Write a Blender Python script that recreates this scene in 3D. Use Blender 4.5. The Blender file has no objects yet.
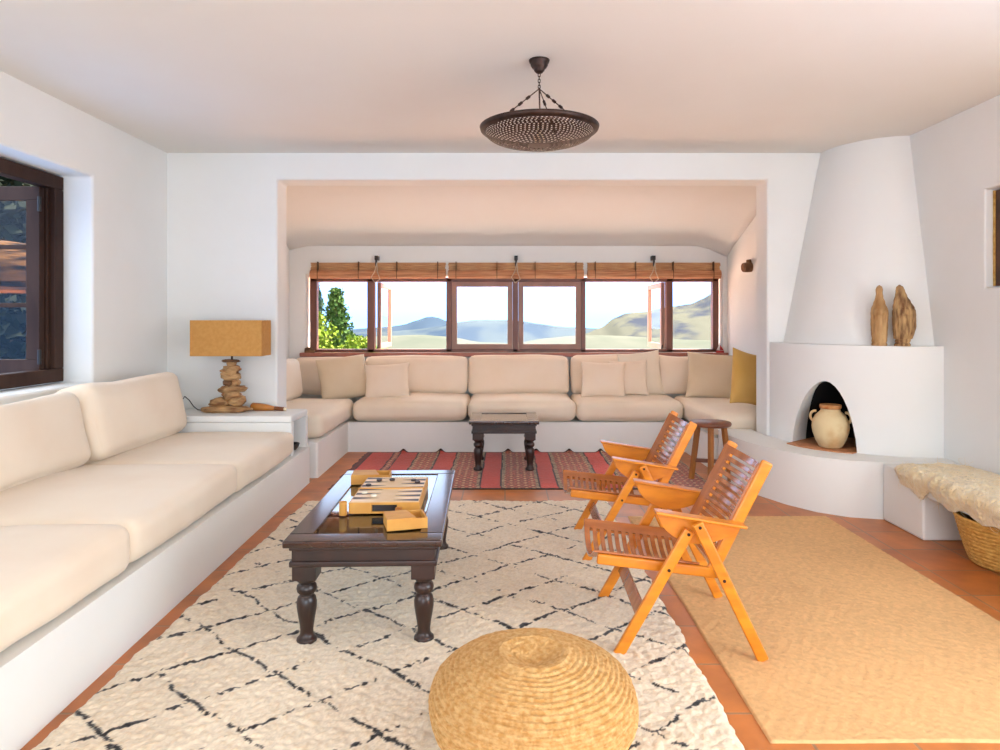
import bpy, bmesh, math, random
import numpy as np
from mathutils import Vector, Matrix, noise as mnoise

PI = math.pi
R = math.radians
rnd = random.Random(7)
scn = bpy.context.scene
COL = scn.collection

def lin(h, k=1.0):
    h = h.lstrip('#')
    out = []
    for i in (0, 2, 4):
        c = int(h[i:i+2], 16) / 255.0
        out.append((c / 12.92 if c <= 0.04045 else ((c + 0.055) / 1.055) ** 2.4) * k)
    return (out[0], out[1], out[2], 1.0)

# ------------------------------------------------------------------ camera
cam_data = bpy.data.cameras.new('camera')
cam_data.sensor_fit = 'HORIZONTAL'
cam_data.sensor_width = 36.0
cam_data.lens = 36.0 * 667.0 / 1000.0
cam_data.shift_x = -0.005
cam_data.shift_y = -0.055
cam_data.clip_start = 0.05
cam_data.clip_end = 5000
cam = bpy.data.objects.new('camera', cam_data)
cam.location = (0, 0, 1.28)
cam.rotation_euler = (R(90), 0, 0)
COL.objects.link(cam)
scn.camera = cam

# ------------------------------------------------------------------ sky, sun, daylight
world = bpy.data.worlds.new('sky')
scn.world = world
world.use_nodes = True
wn = world.node_tree
bg = wn.nodes['Background']
tc = wn.nodes.new('ShaderNodeTexCoord')
sp = wn.nodes.new('ShaderNodeSeparateXYZ')
rp = wn.nodes.new('ShaderNodeValToRGB')
rp.color_ramp.elements[0].position = 0.0
rp.color_ramp.elements[0].color = (0.26, 0.50, 0.98, 1)
rp.color_ramp.elements[1].position = 0.45
rp.color_ramp.elements[1].color = (1.0, 1.12, 1.3, 1)
wn.links.new(tc.outputs['Generated'], sp.inputs[0])
wn.links.new(sp.outputs['Z'], rp.inputs[0])
wn.links.new(rp.outputs[0], bg.inputs[0])
bg.inputs[1].default_value = 3.2

sun_d = bpy.data.lights.new('sun', 'SUN')
sun_d.energy = 25.0
sun_d.angle = R(0.6)
sun_d.color = (1.0, 0.95, 0.86)
sun = bpy.data.objects.new('sun', sun_d)
sun.rotation_euler = Vector((-0.30, -0.32, -0.90)).to_track_quat('-Z', 'Y').to_euler()
COL.objects.link(sun)

def area(name, loc, direction, sx, sy, power, color):
    d = bpy.data.lights.new(name, 'AREA')
    d.shape = 'RECTANGLE'
    d.size = sx
    d.size_y = sy
    d.energy = power
    d.color = color
    o = bpy.data.objects.new(name, d)
    o.location = loc
    o.rotation_euler = Vector(direction).to_track_quat('-Z', 'Z').to_euler()
    COL.objects.link(o)
    return o
# daylight falling in through the terrace doorway and the far behind the camera
area('daylight_terrace_door', (0.3, -4.55, 1.22), (0, 1, 0), 4.2, 2.1, 114, (0.98, 1.0, 0.91))
area('daylight_right_window', (2.93, 0.35, 1.40), (-1, 0.14, 0.06), 3.9, 1.7, 132, (0.98, 1.0, 0.91))
area('side_fill_light', (-2.72, -0.4, 1.5), (1, 0.25, 0.0), 3.0, 1.1, 35, (0.98, 1.0, 0.91))  # added fill lamp at an unseen opening in the left wall

vs = scn.view_settings
vs.view_transform = 'Standard'
vs.look = 'None'
vs.exposure = 0.15
vs.gamma = 1.0
vs.use_curve_mapping = False

# ------------------------------------------------------------------ materials
def new_mat(name):
    m = bpy.data.materials.new(name)
    m.use_nodes = True
    nt = m.node_tree
    return m, nt, nt.nodes['Principled BSDF']

def mat(name, col, rough=0.6, col2=None, nscale=8.0, stretch=(1, 1, 1), detail=4.0, bump=0.0, bscale=None,
        metallic=0.0, spec=0.5, lo=0.35, hi=0.65, sheen=0.0, coat=0.0, bdist=0.01):
    m, nt, b = new_mat(name)
    b.inputs['Base Color'].default_value = lin(col)
    b.inputs['Roughness'].default_value = rough
    b.inputs['Metallic'].default_value = metallic
    b.inputs['Specular IOR Level'].default_value = spec
    b.inputs['Sheen Weight'].default_value = sheen
    b.inputs['Coat Weight'].default_value = coat
    b.inputs['Coat Roughness'].default_value = 0.15
    if col2 or bump:
        t = nt.nodes.new('ShaderNodeTexCoord')
        mp = nt.nodes.new('ShaderNodeMapping')
        mp.inputs['Scale'].default_value = stretch
        nt.links.new(t.outputs['Object'], mp.inputs[0])
    if col2:
        n = nt.nodes.new('ShaderNodeTexNoise')
        n.inputs['Scale'].default_value = nscale
        n.inputs['Detail'].default_value = detail
        nt.links.new(mp.outputs[0], n.inputs['Vector'])
        r = nt.nodes.new('ShaderNodeValToRGB')
        r.color_ramp.elements[0].position = lo
        r.color_ramp.elements[0].color = lin(col)
        r.color_ramp.elements[1].position = hi
        r.color_ramp.elements[1].color = lin(col2)
        nt.links.new(n.outputs[0], r.inputs[0])
        nt.links.new(r.outputs[0], b.inputs['Base Color'])
    if bump:
        n2 = nt.nodes.new('ShaderNodeTexNoise')
        n2.inputs['Scale'].default_value = bscale or nscale
        n2.inputs['Detail'].default_value = 5
        nt.links.new(mp.outputs[0], n2.inputs['Vector'])
        bp = nt.nodes.new('ShaderNodeBump')
        bp.inputs['Strength'].default_value = bump
        bp.inputs['Distance'].default_value = bdist
        nt.links.new(n2.outputs[0], bp.inputs['Height'])
        nt.links.new(bp.outputs[0], b.inputs['Normal'])
    return m

def vmat(name, rough=0.9, bump=0.0, bscale=200.0, sheen=0.0, spec=0.3):
    """base colour from the mesh's own pattern attribute 'pattern'"""
    m, nt, b = new_mat(name)
    a = nt.nodes.new('ShaderNodeAttribute')
    a.attribute_name = 'pattern'
    nt.links.new(a.outputs['Color'], b.inputs['Base Color'])
    b.inputs['Roughness'].default_value = rough
    b.inputs['Sheen Weight'].default_value = sheen
    b.inputs['Specular IOR Level'].default_value = spec
    if bump:
        t = nt.nodes.new('ShaderNodeTexCoord')
        n2 = nt.nodes.new('ShaderNodeTexNoise')
        n2.inputs['Scale'].default_value = bscale
        nt.links.new(t.outputs['Object'], n2.inputs['Vector'])
        bp = nt.nodes.new('ShaderNodeBump')
        bp.inputs['Strength'].default_value = bump
        bp.inputs['Distance'].default_value = 0.01
        nt.links.new(n2.outputs[0], bp.inputs['Height'])
        nt.links.new(bp.outputs[0], b.inputs['Normal'])
    return m

def dk(h, k):
    # the same hue at k times the reflectance
    c = [x * k for x in lin(h)[:3]]
    return ''.join('%02x' % int(round(255 * (x * 12.92 if x <= 0.0031308 else 1.055 * x ** (1 / 2.4) - 0.055))) for x in c)

M = {}
M['plaster'] = mat('white_plaster', 'eae9e3', 0.85, 'eeede8', 1.3, bump=0.25, bscale=3.0, bdist=0.02, spec=0.2)
M['ceiling'] = mat('ceiling_plaster', 'e8e4dc', 0.9, 'ebe8e1', 1.0, bump=0.2, bscale=2.0, bdist=0.02, spec=0.1)
M['cream'] = mat('cream_linen', 'ebd8bf', 0.95, 'efdfc8', 3.0, bump=0.15, bscale=260.0, sheen=0.2, spec=0.15, bdist=0.002)
M['peach'] = mat('peach_linen', 'eed6bb', 0.95, 'f1dcc5', 3.0, bump=0.2, bscale=220.0, sheen=0.2, spec=0.15, bdist=0.002)
M['sand'] = mat('sand_linen', 'd9c2a0', 0.95, 'dfcaac', 3.0, bump=0.2, bscale=220.0, sheen=0.2, spec=0.15, bdist=0.002)
M['mustard'] = mat('mustard_linen', 'dba957', 0.95, 'e0b266', 4.0, bump=0.2, bscale=220.0, sheen=0.2, spec=0.15, bdist=0.002)
M['dark_wood'] = mat('dark_stained_wood', '1f110b', 0.40, '341b12', 9.0, (1, 1, 0.2), bump=0.1, bscale=30, coat=0.25, bdist=0.003)
M['top_wood'] = mat('polished_dark_wood', '2a1812', 0.16, '40241a', 9.0, (1, 0.2, 1), coat=0.45, spec=0.5)
M['worn_edge'] = mat('worn_dark_wood', '4a2417', 0.35, '6e3a22', 20.0, coat=0.2)
M['teak'] = mat('honey_wood', 'e08a1c', 0.36, 'cc7414', 7.0, (1, 4, 4), coat=0.25)
M['ply'] = mat('brown_plywood', 'b86c34', 0.25, '9c5626', 5.0, (1, 6, 1), coat=0.8)
M['box_wood'] = mat('pale_box_wood', 'd9a04a', 0.5, 'cf9240', 12.0, (1, 5, 1))
M['board_wood'] = mat('board_wood', 'e6c9a0', 0.5, 'dcbb8c', 9.0)
M['stool_wood'] = mat('stool_wood', '8a5424', 0.45, 'a9692c', 9.0, (1, 1, 0.3))
M['stool_top'] = mat('stool_top_wood', '6a3a24', 0.4, '7d4a30', 9.0)
M['frame_wood'] = mat('window_frame_wood', '6e4436', 0.45, '7c5142', 8.0, (1, 1, 0.3))
M['sash_wood'] = mat('window_sash_wood', '94705f', 0.5, 'a07c6b', 8.0, (1, 1, 0.3))
M['dark_frame'] = mat('dark_window_wood', '33211a', 0.6, '453026', 7.0, (1, 1, 0.25), spec=0.15)
M['black'] = mat('black_metal', '1a1614', 0.5)
M['bronze'] = mat('dark_bronze', '33241c', 0.45, '45322a', 25.0, metallic=0.6)
M['soot'] = mat('soot', '0d0b0c', 0.9)
M['terracotta'] = mat('terracotta_plate', 'b8794c', 0.7, 'c88d63', 14.0)
M['clay'] = mat('pale_clay', 'e2cb9c', 0.85, 'c89a62', 7.0, bump=0.3, bscale=25, lo=0.45, hi=0.75)
M['clay_rim'] = mat('rust_clay', 'a8602c', 0.85, 'c9935c', 18.0)
M['carved'] = mat('carved_driftwood', '6b4626', 0.8, 'c29c68', 42.0, (1, 1, 0.22), bump=1.0, bscale=45, lo=0.36, hi=0.66)
M['carved_pale'] = mat('carved_pale_wood', '9a6e3e', 0.8, 'cda672', 20.0, (1, 1, 0.25), bump=0.8, bscale=40)
M['drift'] = mat('driftwood', 'c39a68', 0.85, '7a4f2c', 20.0, (0.35, 1, 1.4), bump=0.9, bscale=36, lo=0.40, hi=0.66)
M['drift_dark'] = mat('dark_driftwood', '5a3c26', 0.8, '7a5636', 16.0, bump=0.6, bscale=30)
M['shade'] = mat('ochre_burlap', 'c8924e', 0.95, 'c08844', 40.0, bump=0.3, bscale=250, bdist=0.003)
M['amber'] = mat('amber_wood', 'a8641c', 0.35, 'b87428', 14.0, coat=0.3)
M['bone'] = mat('bone', 'e2d2b0', 0.6)
M['jute'] = mat('jute', 'bf8d4c', 0.95, 'd8ae72', 60.0, bump=0.7, bscale=110, bdist=0.012)
M['wicker'] = mat('wicker', 'b98236', 0.75, 'd9a955', 40.0, (1, 1, 2.5), bump=0.8, bscale=60, bdist=0.01)
M['fleece'] = mat('sheep_fleece', 'e6cf9f', 1.0, 'efdcb4', 18.0, bump=0.9, bscale=55, sheen=0.6, spec=0.05, bdist=0.02)
M['bamboo'] = mat('bamboo_slats', 'a8683a', 0.55, 'dcae78', 5.0, (1.2, 40, 40), bump=0.5, bscale=8)
M['bamboo_roll'] = mat('bamboo_roll', 'a8663f', 0.55, 'd29a6c', 4.0, (1.0, 30, 30), bump=0.5, bscale=8)
M['cord'] = mat('pale_cord', 'c9b49a', 0.9)
M['bark'] = mat('bark', '5a4a36', 0.9, '76644c', 20.0, bump=0.5)
M['leaf_yellow'] = mat('yellow_green_leaves', dk('8fae24', 0.42), 0.7, dk('b9cc3a', 0.42), 3.0, spec=0.1)
M['leaf_pine'] = mat('pine_needles', dk('5f8a3a', 0.36), 0.7, dk('86a84c', 0.36), 3.0, spec=0.1)
M['leaf_grey'] = mat('grey_green_needles', dk('6d8a60', 0.36), 0.7, dk('8aa67e', 0.36), 3.0, spec=0.1)
M['leaf_dark'] = mat('dark_leaves', dk('1c2814', 0.250), 0.8, dk('2c3a20', 0.250), 3.0, spec=0.1)
M['thatch'] = mat('reed_thatch', dk('2e1c10', 0.250), 0.9, dk('b07a44', 0.250), 5.0, (0.6, 0.6, 5), bump=0.6, bscale=12, spec=0.05, lo=0.44, hi=0.58)
M['hill_far'] = mat('hazed_mountain_rock', dk('a9c0da', 0.110), 1.0, dk('93aecd', 0.110), 0.012, spec=0.0)  # distance haze is mixed into the blue-grey rock colour
M['hill_mid'] = mat('hazy_hillside', dk('b8cad4', 0.110), 1.0, dk('8fa9c8', 0.110), 0.03, detail=8, spec=0.0, lo=0.45, hi=0.6)  # haze painted into the hillside colour, no volume
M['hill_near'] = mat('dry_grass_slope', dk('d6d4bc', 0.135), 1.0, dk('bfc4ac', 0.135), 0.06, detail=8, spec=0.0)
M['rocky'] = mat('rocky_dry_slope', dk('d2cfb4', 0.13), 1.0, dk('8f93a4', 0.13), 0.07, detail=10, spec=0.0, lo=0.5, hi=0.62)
M['gold'] = mat('gilded_edge', 'b98a3c', 0.45, 'd9b266', 30.0, metallic=0.3)
M['icon'] = mat('dark_painted_panel', '3a2216', 0.5, '5b3a24', 10.0)
M['sail_red'] = mat('red_cloth', 'b8403c', 0.8)
M['sail_white'] = mat('white_cloth', 'eadfdc', 0.8)
M['checker_dark'] = mat('dark_checker', '3a2a28', 0.4)
M['checker_pale'] = mat('pale_checker', 'efe6cf', 0.4)
M['panel_dark'] = mat('dark_panel', '20140f', 0.4)
M['point_dark'] = mat('dark_inlay', '4a4450', 0.5)

def glass_mat(name, refl, rough=0.0, tint='ffffff'):
    m = bpy.data.materials.new(name)
    m.use_nodes = True
    nt = m.node_tree
    for n in list(nt.nodes):
        nt.nodes.remove(n)
    out = nt.nodes.new('ShaderNodeOutputMaterial')
    tr = nt.nodes.new('ShaderNodeBsdfTransparent')
    tr.inputs[0].default_value = lin(tint)
    gl = nt.nodes.new('ShaderNodeBsdfGlossy')
    gl.inputs['Roughness'].default_value = rough
    fr = nt.nodes.new('ShaderNodeLayerWeight')      # Schlick reflectance of a thin pane, the same from both sides
    fr.inputs[0].default_value = 0.5
    pw = nt.nodes.new('ShaderNodeMath'); pw.operation = 'POWER'; pw.inputs[1].default_value = 5.0
    sc_ = nt.nodes.new('ShaderNodeMath'); sc_.operation = 'MULTIPLY_ADD'; sc_.inputs[1].default_value = 0.96; sc_.inputs[2].default_value = 0.04
    nt.links.new(fr.outputs['Facing'], pw.inputs[0])
    nt.links.new(pw.outputs[0], sc_.inputs[0])
    ma = nt.nodes.new('ShaderNodeMath')
    ma.operation = 'MULTIPLY'
    ma.inputs[1].default_value = refl
    ma.use_clamp = True
    mx = nt.nodes.new('ShaderNodeMixShader')
    nt.links.new(sc_.outputs[0], ma.inputs[0])
    nt.links.new(ma.outputs[0], mx.inputs[0])
    nt.links.new(tr.outputs[0], mx.inputs[1])
    nt.links.new(gl.outputs[0], mx.inputs[2])
    nt.links.new(mx.outputs[0], out.inputs[0])
    return m
M['glass'] = glass_mat('window_glass', 0.4)
M['table_glass'] = glass_mat('table_glass', 1.5, 0.02, 'd8dfe2')

def floor_mat():
    m, nt, b = new_mat('terracotta_tiles')
    t = nt.nodes.new('ShaderNodeTexCoord')
    br = nt.nodes.new('ShaderNodeTexBrick')
    br.offset = 0.0
    br.inputs['Scale'].default_value = 1.0
    br.inputs['Brick Width'].default_value = 0.31
    br.inputs['Row Height'].default_value = 0.31
    br.inputs['Mortar Size'].default_value = 0.006
    br.inputs['Mortar Smooth'].default_value = 0.3
    br.inputs['Color1'].default_value = lin('cc8044')
    br.inputs['Color2'].default_value = lin('ba6e38')
    br.inputs['Mortar'].default_value = lin('a07a5a')
    nt.links.new(t.outputs['Object'], br.inputs['Vector'])
    n = nt.nodes.new('ShaderNodeTexNoise')
    n.inputs['Scale'].default_value = 5.0
    n.inputs['Detail'].default_value = 6
    nt.links.new(t.outputs['Object'], n.inputs['Vector'])
    r = nt.nodes.new('ShaderNodeValToRGB')
    r.color_ramp.elements[0].position = 0.3
    r.color_ramp.elements[0].color = (0.72, 0.70, 0.68, 1)
    r.color_ramp.elements[1].position = 0.7
    r.color_ramp.elements[1].color = (1.15, 1.12, 1.05, 1)
    nt.links.new(n.outputs[0], r.inputs[0])
    mx = nt.nodes.new('ShaderNodeMix')
    mx.data_type = 'RGBA'
    mx.blend_type = 'MULTIPLY'
    mx.inputs[0].default_value = 1.0
    nt.links.new(br.outputs[0], mx.inputs[6])
    nt.links.new(r.outputs[0], mx.inputs[7])
    nt.links.new(mx.outputs[2], b.inputs['Base Color'])
    b.inputs['Roughness'].default_value = 0.38
    bp = nt.nodes.new('ShaderNodeBump')
    bp.inputs['Strength'].default_value = 0.4
    bp.inputs['Distance'].default_value = 0.004
    inv = nt.nodes.new('ShaderNodeMath')
    inv.operation = 'SUBTRACT'
    inv.inputs[0].default_value = 1.0
    nt.links.new(br.outputs['Fac'], inv.inputs[1])
    nt.links.new(inv.outputs[0], bp.inputs['Height'])
    nt.links.new(bp.outputs[0], b.inputs['Normal'])
    return m
M['floor'] = floor_mat()

# ------------------------------------------------------------------ mesh helpers
class MB:
    def __init__(s):
        s.v, s.f, s.mi, s.sm = [], [], [], []
    def add(s, verts, faces, mi=0, smooth=False, mtx=None):
        o = len(s.v)
        for p in verts:
            p = Vector(p)
            s.v.append(tuple(mtx @ p) if mtx else tuple(p))
        for f in faces:
            s.f.append([i + o for i in f])
            s.mi.append(mi)
            s.sm.append(smooth)
        return s
    def box(s, x0, x1, y0, y1, z0, z1, mi=0, mtx=None):
        v = [(x0, y0, z0), (x1, y0, z0), (x1, y1, z0), (x0, y1, z0), (x0, y0, z1), (x1, y0, z1), (x1, y1, z1), (x0, y1, z1)]
        f = [(0, 3, 2, 1), (4, 5, 6, 7), (0, 1, 5, 4), (1, 2, 6, 5), (2, 3, 7, 6), (3, 0, 4, 7)]
        return s.add(v, f, mi, False, mtx)
    def bar(s, p0, p1, w, t, side, mi=0):
        """box from p0 to p1; t = thickness along the vector side, w = width across"""
        p0, p1, side = Vector(p0), Vector(p1), Vector(side).normalized()
        d = (p1 - p0)
        L = d.length
        d.normalize()
        up = side.cross(d).normalized()
        m = Matrix((( d.x, side.x, up.x, p0.x), (d.y, side.y, up.y, p0.y), (d.z, side.z, up.z, p0.z), (0, 0, 0, 1)))
        return s.box(0, L, -t / 2, t / 2, -w / 2, w / 2, mi, m)
    def tube(s, pts, r, seg=10, mi=0, closed=False):
        pts = [Vector(p) for p in pts]
        n = len(pts)
        rs = r if isinstance(r, (list, tuple)) else [r] * n
        vs, fs = [], []
        prev = None
        for i, p in enumerate(pts):
            a = pts[(i - 1) % n] if (closed or i > 0) else pts[i]
            b = pts[(i + 1) % n] if (closed or i < n - 1) else pts[i]
            d = (b - a).normalized()
            if prev is None:
                ref = Vector((0, 0, 1)) if abs(d.z) < 0.9 else Vector((1, 0, 0))
                u = d.cross(ref).normalized()
            else:
                u = (prev - d * prev.dot(d)).normalized()
            prev = u
            w = d.cross(u)
            for k in range(seg):
                t = 2 * PI * k / seg
                vs.append(p + (u * math.cos(t) + w * math.sin(t)) * rs[i])
        m = n if closed else n - 1
        for i in range(m):
            for k in range(seg):
                a = i * seg + k
                b = i * seg + (k + 1) % seg
                c = ((i + 1) % n) * seg + (k + 1) % seg
                d_ = ((i + 1) % n) * seg + k
                fs.append((a, b, c, d_))
        s.add(vs, fs, mi, True)
        if not closed:
            s.add(vs[:seg], [tuple(range(seg))[::-1]], mi)
            s.add(vs[-seg:], [tuple(range(seg))], mi)
        return s
    def lathe(s, prof, seg=32, c=(0, 0, 0), mi=0, smooth=True, rf=None, mtx=None, cap=True):
        vs, fs = [], []
        n = len(prof)
        for (r, z) in prof:
            for k in range(seg):
                t = 2 * PI * k / seg
                q = r * (rf(t, z) if rf else 1.0)
                vs.append((c[0] + q * math.cos(t), c[1] + q * math.sin(t), c[2] + z))
        for i in range(n - 1):
            for k in range(seg):
                k2 = (k + 1) % seg
                fs.append((i * seg + k, i * seg + k2, (i + 1) * seg + k2, (i + 1) * seg + k))
        if cap:
            fs.append(tuple(range(seg))[::-1])
            fs.append(tuple(range((n - 1) * seg, n * seg)))
        return s.add(vs, fs, mi, smooth, mtx)
    def prism(s, poly, z0, z1, mi=0, mtx=None, smooth=False):
        """poly in xy, extruded in z"""
        n = len(poly)
        v = [(p[0], p[1], z0) for p in poly] + [(p[0], p[1], z1) for p in poly]
        f = [tuple(range(n))[::-1], tuple(range(n, 2 * n))] + [(i, (i + 1) % n, n + (i + 1) % n, n + i) for i in range(n)]
        s.add(v, f[:2], mi, False, mtx)
        return s.add(v, f[2:], mi, smooth, mtx)
    def grid(s, fn, nu, nv, mi=0, smooth=True, skip=None):
        vs = [fn(i / nu, j / nv) for j in range(nv + 1) for i in range(nu + 1)]
        fs = []
        for j in range(nv):
            for i in range(nu):
                if skip and skip(i, j):
                    continue
                a = j * (nu + 1) + i
                fs.append((a, a + 1, a + nu + 2, a + nu + 1))
        return s.add(vs, fs, mi, smooth)
    def blob(s, c, r, seed=0, amp=0.25, freq=1.5, sub=3, mi=0, rot=None):
        bm = bmesh.new()
        bmesh.ops.create_icosphere(bm, subdivisions=sub, radius=1.0)
        vs = []
        off = Vector((seed * 3.7, seed * 1.3, seed * 7.1))
        for v in bm.verts:
            k = 1 + amp * mnoise.noise(v.co * freq + off) + amp * 0.4 * mnoise.noise(v.co * freq * 3 + off)
            p = Vector((v.co.x * r[0], v.co.y * r[1], v.co.z * r[2])) * k
            if rot:
                p = rot @ p
            vs.append(p + Vector(c))
        fs = [[v.index for v in f.verts] for f in bm.faces]
        bm.free()
        return s.add(vs, fs, mi, True)
    def build(s, name, mats, parent=None, bevel=0.0, seg=2, loc=None, solid=0.0, sub=0, merge=False, angle=35):
        me = bpy.data.meshes.new(name)
        me.from_pydata(s.v, [], s.f)
        me.polygons.foreach_set('material_index', s.mi)
        me.polygons.foreach_set('use_smooth', s.sm)
        for m in (mats if isinstance(mats, (list, tuple)) else [mats]):
            me.materials.append(m)
        if merge:
            bm = bmesh.new()
            bm.from_mesh(me)
            bmesh.ops.remove_doubles(bm, verts=bm.verts, dist=1e-5)
            bmesh.ops.recalc_face_normals(bm, faces=bm.faces)
            bm.to_mesh(me)
            bm.free()
        me.update()
        o = bpy.data.objects.new(name, me)
        COL.objects.link(o)
        if parent:
            o.parent = parent
        if loc:
            o.location = loc
        if solid:
            md = o.modifiers.new('solid', 'SOLIDIFY')
            md.thickness = solid
            md.offset = 0
        if bevel:
            md = o.modifiers.new('bevel', 'BEVEL')
            md.width = bevel
            md.segments = seg
            md.limit_method = 'ANGLE'
            md.angle_limit = R(angle)
            md.harden_normals = False
            for p in me.polygons:
                p.use_smooth = True
            md2 = o.modifiers.new('wn', 'WEIGHTED_NORMAL')
            md2.keep_sharp = False
        if sub:
            md = o.modifiers.new('sub', 'SUBSURF')
            md.levels = sub
            md.render_levels = sub
        return o

def tag(o, label=None, cat=None, group=None, kind=None):
    if label: o['label'] = label
    if cat: o['category'] = cat
    if group: o['group'] = group
    if kind: o['kind'] = kind
    return o

def thing(name, label, cat, loc=(0, 0, 0), rotz=0.0, group=None):
    o = bpy.data.objects.new(name, None)
    o.empty_display_size = 0.1
    COL.objects.link(o)
    o.location = loc
    o.rotation_euler = (0, 0, rotz)
    return tag(o, label, cat, group)

def dup(root, loc, rotz=None, label=None):
    r = root.copy()
    COL.objects.link(r)
    r.location = loc
    if rotz is not None:
        r.rotation_euler = (0, 0, rotz)
    if label:
        r['label'] = label
    for ch in list(root.children):
        c = ch.copy()
        COL.objects.link(c)
        c.parent = r
        for g in ch.children:
            d = g.copy()
            COL.objects.link(d)
            d.parent = c
    return r

def struct(o):
    o['kind'] = 'structure'
    return o

def slab(axis, pos, th, u0, u1, v0, v1, hole=None):
    """wall slab: axis 'x' -> plane x=pos..pos+th, u=y, v=z ; axis 'y' -> u=x. hole=(hu0,hu1,hv0,hv1)"""
    mb = MB()
    def P(u, v, d):
        return (pos + d, u, v) if axis == 'x' else (u, pos + d, v)
    if not hole:
        if axis == 'x':
            mb.box(min(pos, pos + th), max(pos, pos + th), u0, u1, v0, v1)
        else:
            mb.box(u0, u1, min(pos, pos + th), max(pos, pos + th), v0, v1)
        return mb
    us = [u0, hole[0], hole[1], u1]
    vv = [v0, hole[2], hole[3], v1]
    vs = [P(u, v, d) for d in (0, th) for v in vv for u in us]
    fs = []
    I = lambda i, j, k: k * 16 + j * 4 + i
    for k in (0, 1):
        for j in range(3):
            for i in range(3):
                if i == 1 and j == 1:
                    continue
                f = (I(i, j, k), I(i + 1, j, k), I(i + 1, j + 1, k), I(i, j + 1, k))
                fs.append(f if k == 0 else f[::-1])
    for i in range(3):
        fs.append((I(i, 0, 0), I(i, 0, 1), I(i + 1, 0, 1), I(i + 1, 0, 0)))
        fs.append((I(i, 3, 0), I(i + 1, 3, 0), I(i + 1, 3, 1), I(i, 3, 1)))
        fs.append((I(0, i, 0), I(0, i + 1, 0), I(0, i + 1, 1), I(0, i, 1)))
        fs.append((I(3, i, 0), I(3, i, 1), I(3, i + 1, 1), I(3, i + 1, 0)))
    fs.append((I(1, 1, 0), I(2, 1, 0), I(2, 1, 1), I(1, 1, 1)))
    fs.append((I(1, 2, 0), I(1, 2, 1), I(2, 2, 1), I(2, 2, 0)))
    fs.append((I(1, 1, 0), I(1, 1, 1), I(1, 2, 1), I(1, 2, 0)))
    fs.append((I(2, 1, 0), I(2, 2, 0), I(2, 2, 1), I(2, 1, 1)))
    mb.add(vs, fs)
    return mb

# ------------------------------------------------------------------ the setting
XL, XR, YB, YP, YP2, YW, H = -2.67, 2.90, -4.60, 5.27, 5.51, 7.30, 2.60
AXL, AXR = -2.36, 2.43           # alcove side walls
mb = MB(); mb.box(-3.1, 3.2, YB - 0.3, YW + 0.3, -0.12, 0.0)
struct(mb.build('floor', M['floor']))
mb = MB(); mb.box(XL - 0.3, XR + 0.25, YB - 0.3, YP + 0.12, H, H + 0.2)
struct(mb.build('ceiling', M['ceiling']))
struct(slab('x', XL, -0.3, YB - 0.3, 2.2, -0.1, H + 0.05, (-2.0, 1.2, 0.9, 2.1)).build('wall_left_rear', M['plaster'], bevel=0.01, merge=True))
struct(slab('x', XR, 0.3, YB - 0.3, 2.75, -0.1, H + 0.05, (-1.55, 2.55, 0.5, 2.28)).build('wall_right_rear', M['plaster'], bevel=0.01, merge=True))
struct(slab('x', XL, -0.3, 2.2, YP + 0.24, -0.1, H + 0.05, (2.75, 4.32, 0.875, 2.21)).build('wall_left', M['plaster'], bevel=0.02, seg=3, merge=True))
struct(slab('x', XR, 0.3, 2.75, YP + 0.24, -0.1, H + 0.05, (3.30, 4.03, 1.475, 2.07)).build('wall_right', M['plaster'], bevel=0.012, seg=3, merge=True))
struct(slab('x', XR + 0.075, 0.2, 3.2, 4.15, 1.35, 2.2).build('trim_1', M['plaster']))
struct(slab('y', YP, YP2 - YP, XL - 0.05, XR + 0.05, -0.1, H + 0.05, (-1.80, 2.07, -0.05, 2.386)).build('wall_partition', M['plaster'], bevel=0.018, seg=3, merge=True))
struct(slab('y', YB, -0.3, XL - 0.05, XR + 0.05, -0.1, H + 0.05, (-1.9, 2.5, -0.05, 2.30)).build('wall_rear', M['plaster'], bevel=0.015, seg=2, merge=True))
WX0, WX1, WZ0, WZ1 = -2.145, 2.35, 0.925, 1.745
struct(slab('y', YW, 0.32, AXL - 0.3, AXR + 0.3, -0.1, 2.9, (WX0 - 0.03, WX1 + 0.03, WZ0 - 0.02, WZ1 + 0.02)).build('wall_alcove_back', M['plaster'], bevel=0.025, seg=3, merge=True))
struct(slab('x', AXL, -0.25, YP2 - 0.05, YW + 0.2, -0.1, 2.95).build('wall_alcove_left', M['plaster']))
struct(slab('x', AXR, 0.25, YP2 - 0.05, YW + 0.2, -0.1, 2.95).build('wall_alcove_right', M['plaster']))

def alcove_ceiling():
    # sloping ceiling that meets the window wall in a soft cove and rounds into the right wall
    mb = MB()
    nu, nv = 40, 30
    def f(u, v):
        x = AXL - 0.05 + u * (AXR - AXL + 0.10)
        y = YP2 - 0.08 + v * (YW - YP2 + 0.10)
        z = 2.115 + (YW - y) * 0.355
        d = YW - y
        if d < 0.22:                       # cove at the window wall
            z -= 0.022 * (1 - d / 0.22) ** 2
        dr = AXR - x
        if dr < 0.40:                      # the plaster bends down into the right-hand wall
            z -= 0.14 * (1 - max(dr, 0) / 0.40) ** 2
        dl = x - AXL
        if dl < 0.25:
            z -= 0.06 * (1 - max(dl, 0) / 0.25) ** 2
        return (x, y, z)
    mb.grid(f, nu, nv)
    o = mb.build('ceiling_alcove', M['ceiling'])
    md = o.modifiers.new('solid', 'SOLIDIFY')
    md.thickness = 0.14
    md.offset = 1
    return struct(o)
alcove_ceiling()
mb = MB(); mb.box(XL - 0.3, XR + 0.3, YP2 - 0.06, YP2, 2.55, 3.0)
struct(mb.build('wall_upper', M['plaster']))
mb = MB(); mb.box(XL - 0.3, XR + 0.3, YP, YW + 0.4, 3.02, 3.1)
struct(mb.build('roof', M['plaster']))

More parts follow.
